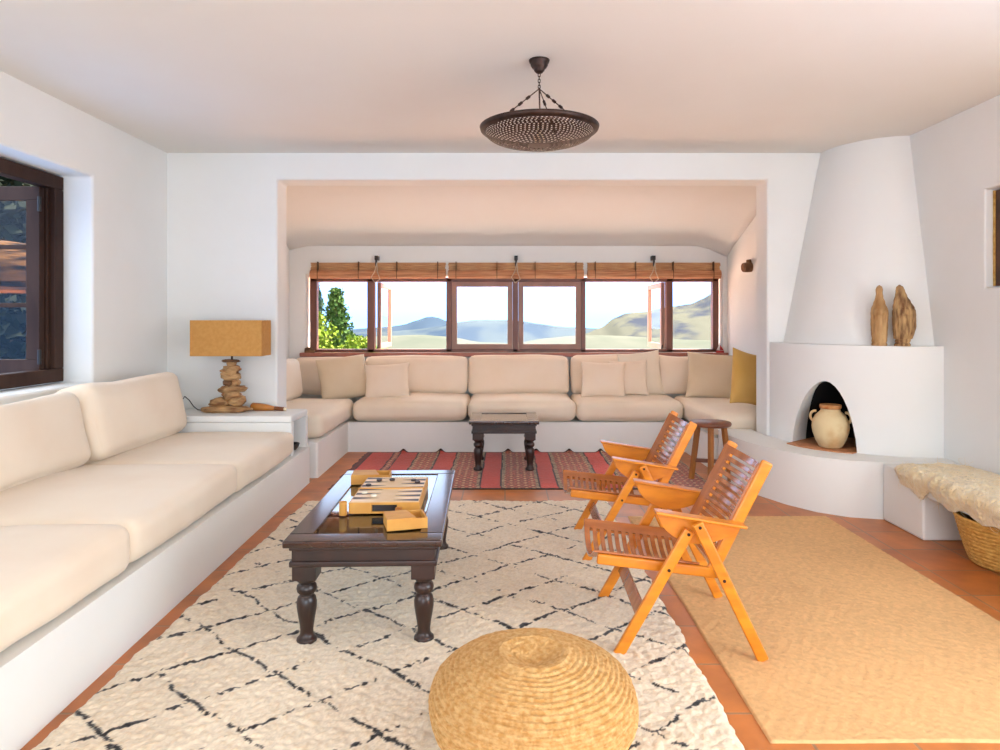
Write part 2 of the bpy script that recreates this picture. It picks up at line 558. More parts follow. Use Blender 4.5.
# ---- window_1 : six bays above the alcove seat
def window_back():
    w = struct(thing('window_1', None, None, (0, 0, 0)))
    y0, y1 = YW + 0.03, YW + 0.11
    cz0, cz1 = WZ0, WZ1
    mb = MB()
    mb.box(WX0, WX1, y0, y1, cz1 - 0.045, cz1)
    mb.box(WX0, WX1, y0, y1, cz0, cz0 + 0.035)
    mb.box(WX0, WX0 + 0.075, y0, y1, cz0, cz1)
    mb.box(WX1 - 0.065, WX1, y0, y1, cz0, cz1)
    for a, b in ((-1.515, -1.435), (-0.645, -0.585), (0.085, 0.145), (0.835, 0.885), (1.775, 1.845)):
        mb.box(a, b, y0, y1, cz0, cz1)
    mb.build('window_frame', M['frame_wood'], w, bevel=0.004)
    def sash(x0, x1, yy, wd=0.055):
        f = MB()
        z0, z1 = cz0 + 0.036, cz1 - 0.046
        f.box(x0, x1, yy, yy + 0.04, z0, z0 + wd)
        f.box(x0, x1, yy, yy + 0.04, z1 - wd, z1)
        f.box(x0, x0 + wd, yy, yy + 0.04, z0 + wd, z1 - wd)
        f.box(x1 - wd, x1, yy, yy + 0.04, z0 + wd, z1 - wd)
        s = f.build('sash', M['sash_wood'], w, bevel=0.003)
        g = MB()
        g.box(x0 + wd, x1 - wd, yy + 0.018, yy + 0.022, z0 + wd, z1 - wd)
        g.build('glass', M['glass'], s)
        return s
    sash(-0.583, 0.083, y0 - 0.005)
    sash(0.147, 0.833, y0 - 0.005)
    # fixed lights of the two end bays
    for a, b in ((WX0 + 0.075, -1.515), (1.845, WX1 - 0.065)):
        g = MB(); g.box(a, b, y0 + 0.03, y0 + 0.034, cz0 + 0.035, cz1 - 0.045)
        g.build('glass', M['glass'], w)
    # two casements that stand open, swung outwards about the mullions
    for hx in (-1.42, 1.735):
        f = MB(); wd = 0.055
        z0, z1 = cz0 + 0.036, cz1 - 0.046
        a, b = y1 + 0.0, y1 + 0.72
        f.box(hx, hx + 0.04, a, b, z0, z0 + wd); f.box(hx, hx + 0.04, a, b, z1 - wd, z1)
        f.box(hx, hx + 0.04, a, a + wd, z0 + wd, z1 - wd); f.box(hx, hx + 0.04, b - wd, b, z0 + wd, z1 - wd)
        s = f.build('open_sash', M['sash_wood'], w, bevel=0.003)
        g = MB(); g.box(hx + 0.018, hx + 0.022, a + wd, b - wd, z0 + wd, z1 - wd)
        g.build('glass', M['glass'], s)
        st = MB(); st.tube([(hx, y1 - 0.02, z0 - 0.0), (hx + 0.02, y1 + 0.02, z0 + 0.06)], 0.008, 8)
        st.build('stay', M['black'], w)
    mb = MB(); mb.box(WX0 - 0.09, WX1 + 0.09, YW - 0.05, y0 + 0.01, WZ0 - 0.045, WZ0 - 0.002)
    mb.build('window_sill', mat('sill_tile', '9a5a48', 0.5, 'a96a56', 12.0), w, bevel=0.006)
    return w
window_back()

# ---- window_2 : dark casement window in the left wall
def window_left():
    w = struct(thing('window_2', None, None))
    x0, x1 = XL - 0.26, XL - 0.18
    Y0, Y1, Z0, Z1 = 2.76, 4.31, 0.885, 2.20
    mb = MB(); t = 0.085
    mb.box(x0, x1, Y0, Y1, Z0, Z0 + t); mb.box(x0, x1, Y0, Y1, Z1 - t, Z1)
    mb.box(x0, x1, Y0, Y0 + t, Z0 + t, Z1 - t); mb.box(x0, x1, Y1 - t, Y1, Z0 + t, Z1 - t)
    mb.box(x0, x1 - 0.03, Y1 - t - 0.03, Y1 - t, Z0 + t, Z1 - t)
    mb.build('window_frame', M['dark_frame'], w, bevel=0.006)
    for yy in (Y1 - t - 0.085, Y0 + t + 0.035):
        f = MB(); a, b = x0 - 0.65, x0 + 0.04
        z0, z1 = Z0 + t - 0.02, Z1 - t - 0.005
        wd = 0.085
        f.box(a, b, yy, yy + 0.045, z0, z0 + wd); f.box(a, b, yy, yy + 0.045, z1 - wd, z1)
        f.box(a, a + wd, yy, yy + 0.045, z0 + wd, z1 - wd); f.box(b - wd, b, yy, yy + 0.045, z0 + wd, z1 - wd)
        for zb in (1.372, 1.735):
            f.box(a + wd, b - wd, yy + 0.008, yy + 0.037, zb - 0.014, zb + 0.014)
        s = f.build('open_sash', M['dark_frame'], w, bevel=0.004)
        g = MB(); g.box(a + wd, b - wd, yy + 0.02, yy + 0.024, z0 + wd, z1 - wd)
        g.build('glass', M['glass'], s)
        for zz in (1.05, 2.0):
            h = MB(); h.tube([(b + 0.004, yy - 0.006, zz - 0.045), (b + 0.004, yy - 0.006, zz + 0.045)], 0.011, 10)
            h.build('hinge', M['black'], s)
    return w
window_left()

# ------------------------------------------------------------------ built-in plaster furniture
def left_bench():
    mb = MB()
    v = [(XL + 0.002, -1.2, 0), (-1.36, -1.2, 0), (-1.445, 2.0, 0), (-1.538, 5.265, 0), (XL + 0.002, 5.265, 0)]
    mb.prism([(p[0], p[1]) for p in v], 0, 0.285)
    o = mb.build('plaster_bench', M['plaster'], bevel=0.02, seg=3)
    return tag(o, 'long white plaster bench base running along the left wall', 'bench')
left_bench()

def alcove_bench():
    poly = [(-1.795, 5.40), (-1.515, 5.40), (-1.525, 6.47), (1.75, 6.47), (1.765, 5.60), (AXR - 0.002, 5.60), (AXR - 0.002, YW - 0.002), (AXL + 0.002, YW - 0.002), (AXL + 0.002, YP2 + 0.003), (-1.795, YP2 + 0.003)]
    mb = MB(); mb.prism(poly, 0, 0.287)
    o = mb.build('plaster_bench', M['plaster'], bevel=0.02, seg=3)
    return tag(o, 'U-shaped white plaster bench base around the window alcove', 'bench')
alcove_bench()

def lamp_ledge():
    t = thing('plaster_side_table', 'white plaster ledge block under the driftwood lamp, with an open cubby', 'side table', (0, 0, 0))
    X0, X1, Y0, Y1, Z0, Z1 = XL + 0.005, -1.556, 4.86, 5.262, 0.287, 0.58
    mb = MB()
    mb.box(X0, X1, Y0, Y1, Z1 - 0.05, Z1)
    mb.build('top', M['plaster'], t, bevel=0.012, seg=3)
    mb = MB()
    mb.box(X0, X1, Y0, Y0 + 0.05, Z0, Z1 - 0.05)
    mb.box(X0, X1 - 0.45, Y0 + 0.05, Y1, Z0, Z1 - 0.05)
    mb.box(X1 - 0.45, X1, Y1 - 0.05, Y1, Z0, Z1 - 0.05)
    mb.build('body', M['plaster'], t)
    return t
lamp_ledge()
mb = MB()
mb.lathe([(0.02, 0), (0.035, 0.004), (0.055, 0.03), (0.062, 0.055), (0.058, 0.055), (0.05, 0.03), (0.03, 0.012), (0.001, 0.010)], 24, (0, 0, 0), cap=True)
tag(mb.build('bowl', M['black'], loc=(-1.625, 5.07, 0.288)), 'small black bowl inside the cubby of the white ledge', 'bowl')

# ---- fireplace in the right corner
def sup(rx, ry, th, e=2.0):
    c, s = math.cos(th), math.sin(th)
    return (XR - rx * abs(c) ** (2 / e), YP - ry * abs(s) ** (2 / e))

ARC_M = Vector((2.27, 4.769, 0)); ARC_IN = Vector((0.782, 0.623, 0)).normalized(); ARC_T = Vector((0.623, -0.782, 0)).normalized()
def arch_pts(hw, h, n=20):
    pts = []
    for i in range(n + 1):
        a = PI * i / n
        x = -math.cos(a)
        zz = (1 - abs(x) ** 1.85) ** 0.60 if abs(x) < 1 else 0
        pts.append((x * hw + 0.030 * zz ** 2, zz * h))
    return pts

def arch_solid(hw, h, d0, d1, z0):
    mb = MB()
    pts = arch_pts(hw, h)
    n = len(pts)
    vs = []
    for d in (d0, d1):
        for (x, z) in pts:
            p = ARC_M + ARC_T * x + ARC_IN * d
            vs.append((p.x, p.y, z0 + z))
    fs = [tuple(range(n))[::-1], tuple(range(n, 2 * n))]
    for i in range(n):
        j = (i + 1) % n
        fs.append((i, j, n + j, n + i))
    mb.add(vs, fs)
    return mb

def fireplace():
    t = thing('fireplace', 'rounded white plaster corner fireplace with pointed arch opening and tapering hood', 'fireplace', (0, 0, 0))
    # raised hearth platform
    pts = [(1.78, 5.59), (1.765, 5.42), (1.77, 5.25), (1.80, 5.05), (1.86, 4.84), (1.955, 4.62), (2.08, 4.44), (2.24, 4.325), (2.446, 4.275), (XR, 4.275), (XR, YP), (2.06, YP), (2.06, 5.59)]
    mb = MB(); mb.prism(pts, 0, 0.367, smooth=True)
    mb.build('hearth_platform', M['plaster'], t, bevel=0.035, seg=4, angle=50)
    # mantel body
    n = 28
    ring = [sup(0.81, 0.865, PI / 2 * i / n, 2.0) for i in range(n + 1)] + [(XR, YP)]
    mb = MB(); mb.prism(ring, 0.36, 1.105, smooth=True)
    body = mb.build('mantel', M['plaster'], t, merge=True)
    cut = arch_solid(0.240, 0.498, -0.4, 0.62, 0.35).build('cutter', M['plaster'], merge=True)
    md = body.modifiers.new('b', 'BOOLEAN'); md.operation = 'DIFFERENCE'; md.object = cut; md.solver = 'EXACT'
    bpy.context.view_layer.update()
    dg = bpy.context.evaluated_depsgraph_get()
    me = bpy.data.meshes.new_from_object(body.evaluated_get(dg))
    body.modifiers.clear()
    body.data = me
    bpy.data.objects.remove(cut)
    md = body.modifiers.new('bevel', 'BEVEL'); md.width = 0.016; md.segments = 3; md.limit_method = 'ANGLE'; md.angle_limit = R(40)
    for p in me.polygons: p.use_smooth = True
    body.modifiers.new('wn', 'WEIGHTED_NORMAL')
    # soot-black firebox lining, set back from the face
    mb = MB()
    pts = arch_pts(0.237, 0.492)
    N = len(pts)
    vs = []
    for far in (False, True):
        for (x, z) in pts:
            d = 0.55 if far else 0.222 - 0.215 * (z / 0.492) ** 2.2
            p = ARC_M + ARC_T * x + ARC_IN * d
            vs.append((p.x, p.y, 0.352 + z))
    fs = [(i, i + 1, N + i + 1, N + i) for i in range(N - 1)] + [tuple(range(N, 2 * N))]
    mb.add(vs, fs, 0, True)
    mb.build('firebox', M['soot'], t)
    mb = MB()
    q = [ARC_M + ARC_T * a + ARC_IN * b for a, b in ((-0.236, -0.06), (-0.12, -0.105), (0, -0.118), (0.12, -0.105), (0.236, -0.06), (0.234, 0.54), (-0.234, 0.54))]
    mb.prism([(p.x, p.y) for p in q], 0.366, 0.374)
    mb.build('hearth_plate', M['terracotta'], t)
    # tapering hood
    nz = 10
    mb = MB()
    def f(u, v):
        rx = 0.700 + (0.405 - 0.700) * v
        ry = 0.768 + (0.490 - 0.768) * v
        x, y = sup(rx, ry, PI / 2 * u, 2.0)
        return (x, y, 1.100 + v * 1.502)
    mb.grid(lambda u, v: f(u, v), 28, nz)
    top = [f(i / 28, 1) for i in range(29)] + [(XR, YP, 2.602)]
    mb.add(top, [tuple(range(len(top)))])
    mb.build('hood', M['plaster'], t)
    return t
fireplace()

def right_bench():
    mb = MB()
    prof = [(4.272, 0), (4.272, 0.365), (1.6, 0.365), (1.6, 0), (1.95, 0), (1.95, 0.256), (3.86, 0.256), (3.86, 0)]
    m = Matrix(((0, 0, 1, 0), (1, 0, 0, 0), (0, 1, 0, 0), (0, 0, 0, 1)))
    mb.prism(prof, 2.42, XR - 0.002, 0, m)
    o = mb.build('plaster_bench', M['plaster'], bevel=0.015, seg=3, merge=True)
    return tag(o, 'low white plaster bench with open space beneath, along the right wall', 'bench')
right_bench()

# ------------------------------------------------------------------ cushions and pillows
def cushion_mesh(sx, sy, sz, r=0.06, puff=(0.0, 0.0, 0.03), seed=0, cuts=18, wr=0.006, sag=0.0):
    bm = bmesh.new()
    bmesh.ops.create_cube(bm, size=2.0)
    bmesh.ops.subdivide_edges(bm, edges=bm.edges[:], cuts=cuts, use_grid_fill=True)
    half = Vector((sx / 2, sy / 2, sz / 2))
    off = Vector((seed * 5.3, seed * 2.1, seed * 9.7))
    mb = MB()
    vs = []
    for v in bm.verts:
        p = Vector([math.sin(c * PI / 2) for c in v.co])
        q = Vector([p[i] * half[i] for i in range(3)])
        inn = Vector([max(-(half[i] - r), min(half[i] - r, q[i])) for i in range(3)])
        d = q - inn
        if d.length > 1e-9:
            d = d.normalized() * r
        q = inn + d
        f = [(1 - abs(p[i]) ** 2.2) for i in range(3)]
        q.x += puff[0] * p.x * f[1] * f[2] + 0
        q.y += puff[1] * p.y * f[0] * f[2]
        q.z += puff[2] * p.z * f[0] * f[1]
        if sag and p.z > 0:
            q.z -= sag * (1 - p.x ** 2) * (1 - p.y ** 2)
        q += Vector((mnoise.noise(q * 3.0 + off), mnoise.noise(q * 3.0 + off * 2), mnoise.noise(q * 3.0 + off * 3))) * wr * 1.6
        q += Vector((mnoise.noise(q * 9.0 + off), mnoise.noise(q * 9.0 - off), mnoise.noise(q * 9.0 + off * 3))) * wr * 0.5
        vs.append(q)
    fs = [[v.index for v in f.verts] for f in bm.faces]
    bm.free()
    mb.add(vs, fs, 0, True)
    return mb

def cushion(name, loc, size, label, group, rot=(0, 0, 0), material='cream', **kw):
    o = cushion_mesh(*size, **kw).build(name, M[material])
    o.location = loc
    o.rotation_euler = rot
    return tag(o, label, 'cushion', group)

def pillow_mesh(w, h, t, seed=0, n=22, pinch=0.075):
    mb = MB()
    off = Vector((seed * 4.1, seed * 8.3, seed * 1.7))
    def side(sgn):
        def f(u, v):
            a, b = math.sin((2 * u - 1) * PI / 2), math.sin((2 * v - 1) * PI / 2)
            x = a * w / 2 * (1 - pinch * (1 - b * b))
            z = b * h / 2 * (1 - pinch * (1 - a * a))
            th = t / 2 * (max(0.0, (1 - a ** 2) * (1 - b ** 2))) ** 0.42
            p = Vector((x, sgn * th, z))
            nn = mnoise.noise(Vector((x * 6, z * 6, sgn)) + off)
            p.y += sgn * 0.012 * nn * min(1, th * 20)
            return p
        return f
    mb.grid(side(1), n, n)
    mb.grid(lambda u, v: side(-1)(1 - u, v), n, n)
    return mb

def pillow(loc, size, label, rot=(0, 0, 0), material='cream', group='scatter pillows on the alcove seat', seed=0, cat='pillow', pinch=0.075):
    mb = pillow_mesh(*size, seed=seed, pinch=pinch)
    o = mb.build('pillow', M[material], merge=True)
    for p in o.data.polygons: p.use_smooth = True
    o.location = loc
    o.rotation_euler = rot
    return tag(o, label, cat, group)

# left sofa: three seat cushions and the back cushions
SG = 'seat cushions on the left bench'
skew = 0.0285
cushion('seat_cushion', (-2.0, 2.05, 0.388), (1.10, 1.14, 0.19), 'seat cushion on the left bench nearest the viewer, cut by the frame edge', SG, (0, 0, skew), seed=1, r=0.055, puff=(0.0, 0.01, 0.025))
cushion('seat_cushion', (-2.035, 3.19, 0.386), (1.10, 1.13, 0.185), 'middle seat cushion of the left bench, below the nearer back cushions', SG, (0, 0, skew), seed=2, r=0.055, puff=(0.0, 0.008, 0.025))
cushion('seat_cushion', (-2.065, 4.30, 0.382), (1.10, 1.10, 0.18), 'far seat cushion of the left bench, against the white lamp ledge', SG, (0, 0, skew), seed=3, r=0.055, puff=(0.0, 0.008, 0.022))
BG = 'back cushions on the left bench'
cushion('back_cushion', (-2.425, 4.28, 0.685), (0.26, 1.08, 0.44), 'back cushion at the far end of the left bench, beside the lamp', BG, (0, R(-13), 0.02), seed=4, r=0.07, puff=(0.03, 0.01, 0.02), wr=0.009, sag=0.03)
cushion('back_cushion', (-2.42, 3.16, 0.670), (0.24, 1.12, 0.42), 'back cushion leaning below the left window, middle of the left bench', BG, (0, R(-13), 0.02), seed=5, r=0.07, puff=(0.03, 0.01, 0.02), wr=0.009, sag=0.04)

# alcove seat
AG = 'seat cushions on the alcove bench'
cushion('seat_cushion', (-1.925, 6.13, 0.393), (0.83, 1.20, 0.20), 'seat cushion on the left arm of the alcove bench, beside the lamp wall', AG, (0, 0, 0), seed=6, r=0.07, puff=(0.015, 0.01, 0.02), wr=0.005)
cushion('seat_cushion', (-0.93, 6.88, 0.393), (1.125, 0.84, 0.20), 'left of the three long seat cushions under the alcove window', AG, (0, 0, 0), seed=7, r=0.075, puff=(0.0, 0.015, 0.02), wr=0.005)
cushion('seat_cushion', (0.165, 6.88, 0.393), (1.06, 0.84, 0.20), 'middle of the three long seat cushions, behind the small dark table', AG, (0, 0, 0), seed=8, r=0.075, puff=(0.0, 0.015, 0.02), wr=0.005)
cushion('seat_cushion', (1.22, 6.88, 0.393), (1.05, 0.84, 0.20), 'right of the three long seat cushions under the alcove window', AG, (0, 0, 0), seed=9, r=0.075, puff=(0.0, 0.015, 0.02), wr=0.005)
cushion('seat_cushion', (2.09, 6.33, 0.393), (0.67, 1.42, 0.20), 'seat cushion on the right arm of the alcove bench, behind the wooden stool', AG, (0, 0, 0), seed=10, r=0.07, puff=(0.012, 0.01, 0.02), wr=0.005)
AB = 'back cushions under the alcove window'
cushion('back_cushion', (-1.90, 7.17, 0.680), (0.72, 0.17, 0.38), 'back cushion in the left corner of the alcove, under the tree view', AB, (R(-8), 0, 0), seed=11, r=0.06, puff=(0, 0.03, 0.01), material='peach')
cushion('back_cushion', (-0.95, 7.17, 0.685), (1.10, 0.17, 0.40), 'long back cushion behind the small square peach pillow', AB, (R(-8), 0, 0), seed=12, r=0.06, puff=(0, 0.035, 0.015), material='peach')
cushion('back_cushion', (0.145, 7.17, 0.688), (1.07, 0.17, 0.41), 'long bare back cushion in the middle, under the two closed sashes', AB, (R(-8), 0, 0), seed=13, r=0.06, puff=(0, 0.035, 0.015), material='peach')
cushion('back_cushion', (1.235, 7.17, 0.690), (1.06, 0.17, 0.41), 'long back cushion right of the middle, behind two overlapping square pillows', AB, (R(-8), 0, 0), seed=14, r=0.06, puff=(0, 0.03, 0.015), material='peach')
cushion('back_cushion', (-2.185, 6.25, 0.685), (0.24, 1.10, 0.40), 'pale back cushion on the alcove left wall, mostly hidden by the lamp wall', AB, (0, R(-6), 0), seed=15, r=0.06, puff=(0.035, 0, 0.015))
pillow((-1.66, 6.86, 0.685), (0.50, 0.45, 0.24), 'tilted sand pillow slumped in the left corner of the alcove seat', (R(-20), R(-6), R(24)), 'sand', seed=1, pinch=0.035)
pillow((-1.20, 6.79, 0.655), (0.46, 0.37, 0.15), 'small square peach pillow beside the tilted sand pillow', (R(-16), R(-3), R(4)), 'peach', seed=2)
pillow((1.005, 6.83, 0.67), (0.46, 0.37, 0.15), 'front square peach pillow of the overlapping pair, right of middle', (R(-14), R(1), R(-3)), 'peach', seed=3)
pillow((1.275, 6.90, 0.68), (0.40, 0.37, 0.13), 'half-hidden peach pillow behind the front square one, right of middle', (R(-13), R(-2), R(-6)), 'peach', seed=4)
pillow((1.42, 6.985, 0.715), (0.46, 0.47, 0.13), 'cream pillow leaning behind the right pair, below the open right sash', (R(-8), R(-5), R(8)), 'cream', seed=5)
pillow((1.82, 7.06, 0.695), (0.42, 0.43, 0.18), 'peach pillow standing left of the big sand pillow in the right corner', (R(-8), R(2), R(3)), 'peach', seed=6)
pillow((2.12, 6.70, 0.715), (0.58, 0.48, 0.20), 'big sand-coloured pillow in the right corner of the alcove seat', (R(-20), R(3), R(-14)), 'sand', seed=7)
pillow((2.19, 5.95, 0.755), (0.44, 0.50, 0.15), 'mustard yellow pillow beside the right edge of the alcove opening', (R(-8), R(11), R(22)), 'mustard', seed=8, pinch=0.11)

# ------------------------------------------------------------------ rugs
def pattern_mesh(name, verts, faces, cols, material, smooth=True):
    me = bpy.data.meshes.new(name)
    me.from_pydata(verts.tolist() if hasattr(verts, 'tolist') else verts, [], faces)
    at = me.color_attributes.new('pattern', 'FLOAT_COLOR', 'POINT')
    at.data.foreach_set('color', np.asarray(cols, dtype=np.float32).ravel())
    me.polygons.foreach_set('use_smooth', [smooth] * len(me.polygons))
    me.materials.append(material)
    me.update()
    o = bpy.data.objects.new(name, me)
    COL.objects.link(o)
    return o

def grid_faces(nx, ny):
    i = np.arange(nx - 1); j = np.arange(ny - 1)
    a = (j[:, None] * nx + i[None, :]).ravel()
    return np.stack([a, a + 1, a + nx + 1, a + nx], 1).tolist()

def vnoise(rs, x, y, scale):
    """smooth value noise on arrays"""
    g = rs.rand(256, 256)
    u, v = x * scale, y * scale
    iu, iv = np.floor(u).astype(int), np.floor(v).astype(int)
    fu, fv = u - iu, v - iv
    fu = fu * fu * (3 - 2 * fu); fv = fv * fv * (3 - 2 * fv)
    G = lambda a, b: g[a % 256, b % 256]
    return (G(iu, iv) * (1 - fu) + G(iu + 1, iv) * fu) * (1 - fv) + (G(iu, iv + 1) * (1 - fu) + G(iu + 1, iv + 1) * fu) * fv

L3 = lambda h: np.array(lin(h)[:3])

def shag_rug():
    rs = np.random.RandomState(3)
    x0, x1, y0, y1 = -1.40, 0.71, 1.35, 4.665
    nx, ny = 340, 530
    gx, gy = np.meshgrid(np.linspace(0, 1, nx), np.linspace(0, 1, ny))
    X = x0 + gx * (x1 - x0); Y = y0 + gy * (y1 - y0)
    # ragged tufted outline
    ex = 0.012 * (vnoise(rs, Y, Y * 0, 40) - 0.5) + 0.025 * (vnoise(rs, Y, Y * 0, 4) - 0.5)
    ey = 0.015 * (vnoise(rs, X, X * 0, 40) - 0.5) + 0.02 * (vnoise(rs, X, X * 0, 4) - 0.5)
    X = X + ex * (np.abs(gx - 0.5) * 2) ** 8
    Y = Y + ey * (np.abs(gy - 0.5) * 2) ** 8
    n1 = vnoise(rs, X, Y, 40); n2 = vnoise(rs, X, Y, 85); n3 = vnoise(rs, X, Y, 6)
    edge = np.minimum(np.minimum(gx, 1 - gx) * (x1 - x0), np.minimum(gy, 1 - gy) * (y1 - y0))
    Z = 0.004 + np.clip(edge / 0.02, 0, 1) ** 0.5 * (0.008 + 0.004 * n1 + 0.008 * n2 + 0.004 * n3)
    wx = 0.03 * (vnoise(rs, X, Y, 5) - 0.5) + 0.018 * (vnoise(rs, X, Y, 22) - 0.5)
    wy = 0.03 * (vnoise(rs, X, Y, 5) - 0.5) + 0.018 * (vnoise(rs, X, Y, 22) - 0.5)
    u = (Y + wy - 3.415) / 0.345 + (X + wx - 0.03) / 0.42
    v = (Y + wy - 3.415) / 0.345 - (X + wx - 0.03) / 0.42
    du = np.abs(u - np.round(u)); dv = np.abs(v - np.round(v))
    thick = 0.016 + 0.030 * vnoise(rs, X, Y, 9)
    br1 = vnoise(rs, X, Y, 36) * 0.55 + vnoise(rs, X, Y, 80) * 0.45
    br2 = vnoise(rs, X, Y, 34) * 0.55 + vnoise(rs, X, Y, 84) * 0.45
    gap = vnoise(rs, X, Y, 3.3)
    line = ((du < thick) & (br1 > 0.42 + 0.18 * (gap < 0.40))) | ((dv < thick) & (br2 > 0.42 + 0.18 * (gap > 0.62)))
    base = L3('ecdcc2') * (0.88 + 0.10 * n1[..., None] + 0.06 * n3[..., None])
    base = base + (L3('dfc6a0') - L3('ecdcc2')) * (n2[..., None] > 0.72) * 0.5
    base = base * (0.90 + 0.20 * rs.rand(*X.shape)[..., None])
    col = np.where(line[..., None], L3('241f1d'), base)
    cols = np.concatenate([col, np.ones(col.shape[:2] + (1,))], 2).reshape(-1, 4)
    o = pattern_mesh('shag_rug', np.stack([X, Y, Z], 2).reshape(-1, 3), grid_faces(nx, ny), cols, vmat('shag_wool', 1.0, 0.3, 220, 0.3, 0.05))
    return tag(o, 'cream shaggy wool rug with broken black diamond lines', 'rug')
shag_rug()

def straw_mat():
    rs = np.random.RandomState(5)
    x0, x1, y0, y1 = 0.80, 2.09, 2.015, 4.335
    nx, ny = 300, 520
    gx, gy = np.meshgrid(np.linspace(0, 1, nx), np.linspace(0, 1, ny))
    X = x0 + gx * (x1 - x0); Y = y0 + gy * (y1 - y0)
    X = X + 0.012 * (vnoise(rs, Y, Y * 0, 3) - 0.5) * (np.abs(gx - 0.5) * 2) ** 4
    Y = Y + 0.012 * (vnoise(rs, X, X * 0, 3) - 0.5) * (np.abs(gy - 0.5) * 2) ** 4
    s = 0.0145
    ci, cj = np.floor((X + 0.2 * Y) / s).astype(int), np.floor((Y - 0.2 * X) / s).astype(int)
    zig = np.abs(((cj) % 16) - 8)
    tw = ((ci + zig) % 4) < 2
    g = rs.rand(512, 512)
    strand = np.where(tw, g[ci % 512, 7 + (cj // 3) % 400], g[(ci // 3) % 400, cj % 512])
    fine = vnoise(rs, X, Y, 120)
    big = vnoise(rs, X, Y, 2.2)
    tone = 0.88 + 0.14 * strand + 0.03 * tw + 0.10 * (big - 0.5) + 0.10 * (fine - 0.5)
    col = L3('dcae78') * tone[..., None]
    Z = 0.006 + 0.0010 * tw + 0.001 * fine + 0.004 * (vnoise(rs, X, Y, 1.5) - 0.3)
    Z = np.where((gx == 0) | (gx == 1) | (gy == 0) | (gy == 1), 0.0005, Z)
    cols = np.concatenate([col, np.ones(col.shape[:2] + (1,))], 2).reshape(-1, 4)
    o = pattern_mesh('straw_mat', np.stack([X, Y, Z], 2).reshape(-1, 3), grid_faces(nx, ny), cols, vmat('woven_straw', 0.75, 0.25, 300, 0.0, 0.3))
    return tag(o, 'tan woven straw mat on the tiles in front of the fireplace', 'mat')
straw_mat()

def kilim():
    rs = np.random.RandomState(11)
    x0, x1, y0, y1 = -1.33, 1.60, 5.03, 6.43
    nx, ny = 420, 200
    gx, gy = np.meshgrid(np.linspace(0, 1, nx), np.linspace(0, 1, ny))
    X = x0 + gx * (x1 - x0); Y = y0 + gy * (y1 - y0)
    # bands across the rug, measured from its left end (metres): red / patterned
    bands = [(0.00, 0.05, 'd'), (0.05, 0.27, 'r'), (0.27, 0.33, 'p'), (0.33, 0.50, 'r'), (0.50, 0.70, 'p'), (0.70, 0.87, 'r'), (0.87, 1.14, 'p'),
             (1.14, 1.30, 'r'), (1.30, 1.60, 'p'), (1.60, 1.74, 'r'), (1.74, 2.08, 'p'), (2.08, 2.24, 'r'), (2.24, 2.48, 'p'), (2.48, 2.62, 'r'), (2.62, 2.93, 'p')]
    D = X - x0 + 0.012 * (vnoise(rs, Y, Y * 0, 6) - 0.5)
    col = np.zeros(X.shape + (3,))
    fine = vnoise(rs, X, Y, 90)
    for a, b, k in bands:
        m = (D >= a) & (D < b)
        if k == 'r':
            c = L3('c4483a') * (0.80 + 0.5 * vnoise(rs, X, Y, 3)[..., None]) * (0.9 + 0.2 * fine[..., None])
        elif k == 'd':
            c = L3('6a2a22') * np.ones(X.shape + (1,))
        else:
            w = (b - a)
            t = (D - a) / w
            px = np.abs(((t * w / 0.055) % 1) - 0.5) * 2
            py = np.abs(((Y / 0.075) % 1) - 0.5) * 2
            dia = px + py
            c = np.where((dia < 0.55)[..., None], L3('cfa880'), np.where((dia < 1.0)[..., None], L3('a8503e'), L3('8a5a48')))
            c = np.where(((dia > 1.35) & (fine > 0.45))[..., None], L3('c8684e'), c)
            c = np.where(((t < 0.10) | (t > 0.90))[..., None], np.where((np.floor(Y / 0.022) % 2 == 0)[..., None], L3('cbb08a'), L3('4a2c26')), c)
            c = c * (0.75 + 0.4 * fine[..., None])
        col = np.where(m[..., None], c, col)
    for a, b, k in bands:
        col = np.where((np.abs(D - a) < 0.006)[..., None], L3('2c1c18'), col)
    col = np.where(((gy < 0.016) | (gy > 0.984))[..., None], L3('32201c'), col)
    Z = 0.005 + 0.003 * vnoise(rs, X, Y, 60)
    # the far edge ripples up in small tufts against the bench
    for tx in (-0.98, -0.62, 0.03, 0.30, 0.62, 0.92):
        Z = Z + 0.035 * np.exp(-((X - tx) / 0.03) ** 2) * np.clip((gy - 0.93) / 0.07, 0, 1) ** 2
    Z = np.where((gx == 0) | (gx == 1) | (gy == 0), 0.0005, Z)
    X = np.where(gx == 0, X + 0.035 * (vnoise(rs, X, Y, 45) - 0.6), X)
    cols = np.concatenate([col, np.ones(col.shape[:2] + (1,))], 2).reshape(-1, 4)
    o = pattern_mesh('kilim_rug', np.stack([X, Y, Z], 2).reshape(-1, 3), grid_faces(nx, ny), cols, vmat('kilim_wool', 0.95, 0.3, 250, 0.2, 0.1))
    return tag(o, 'red and brown striped kilim rug in front of the alcove seat', 'rug')
kilim()

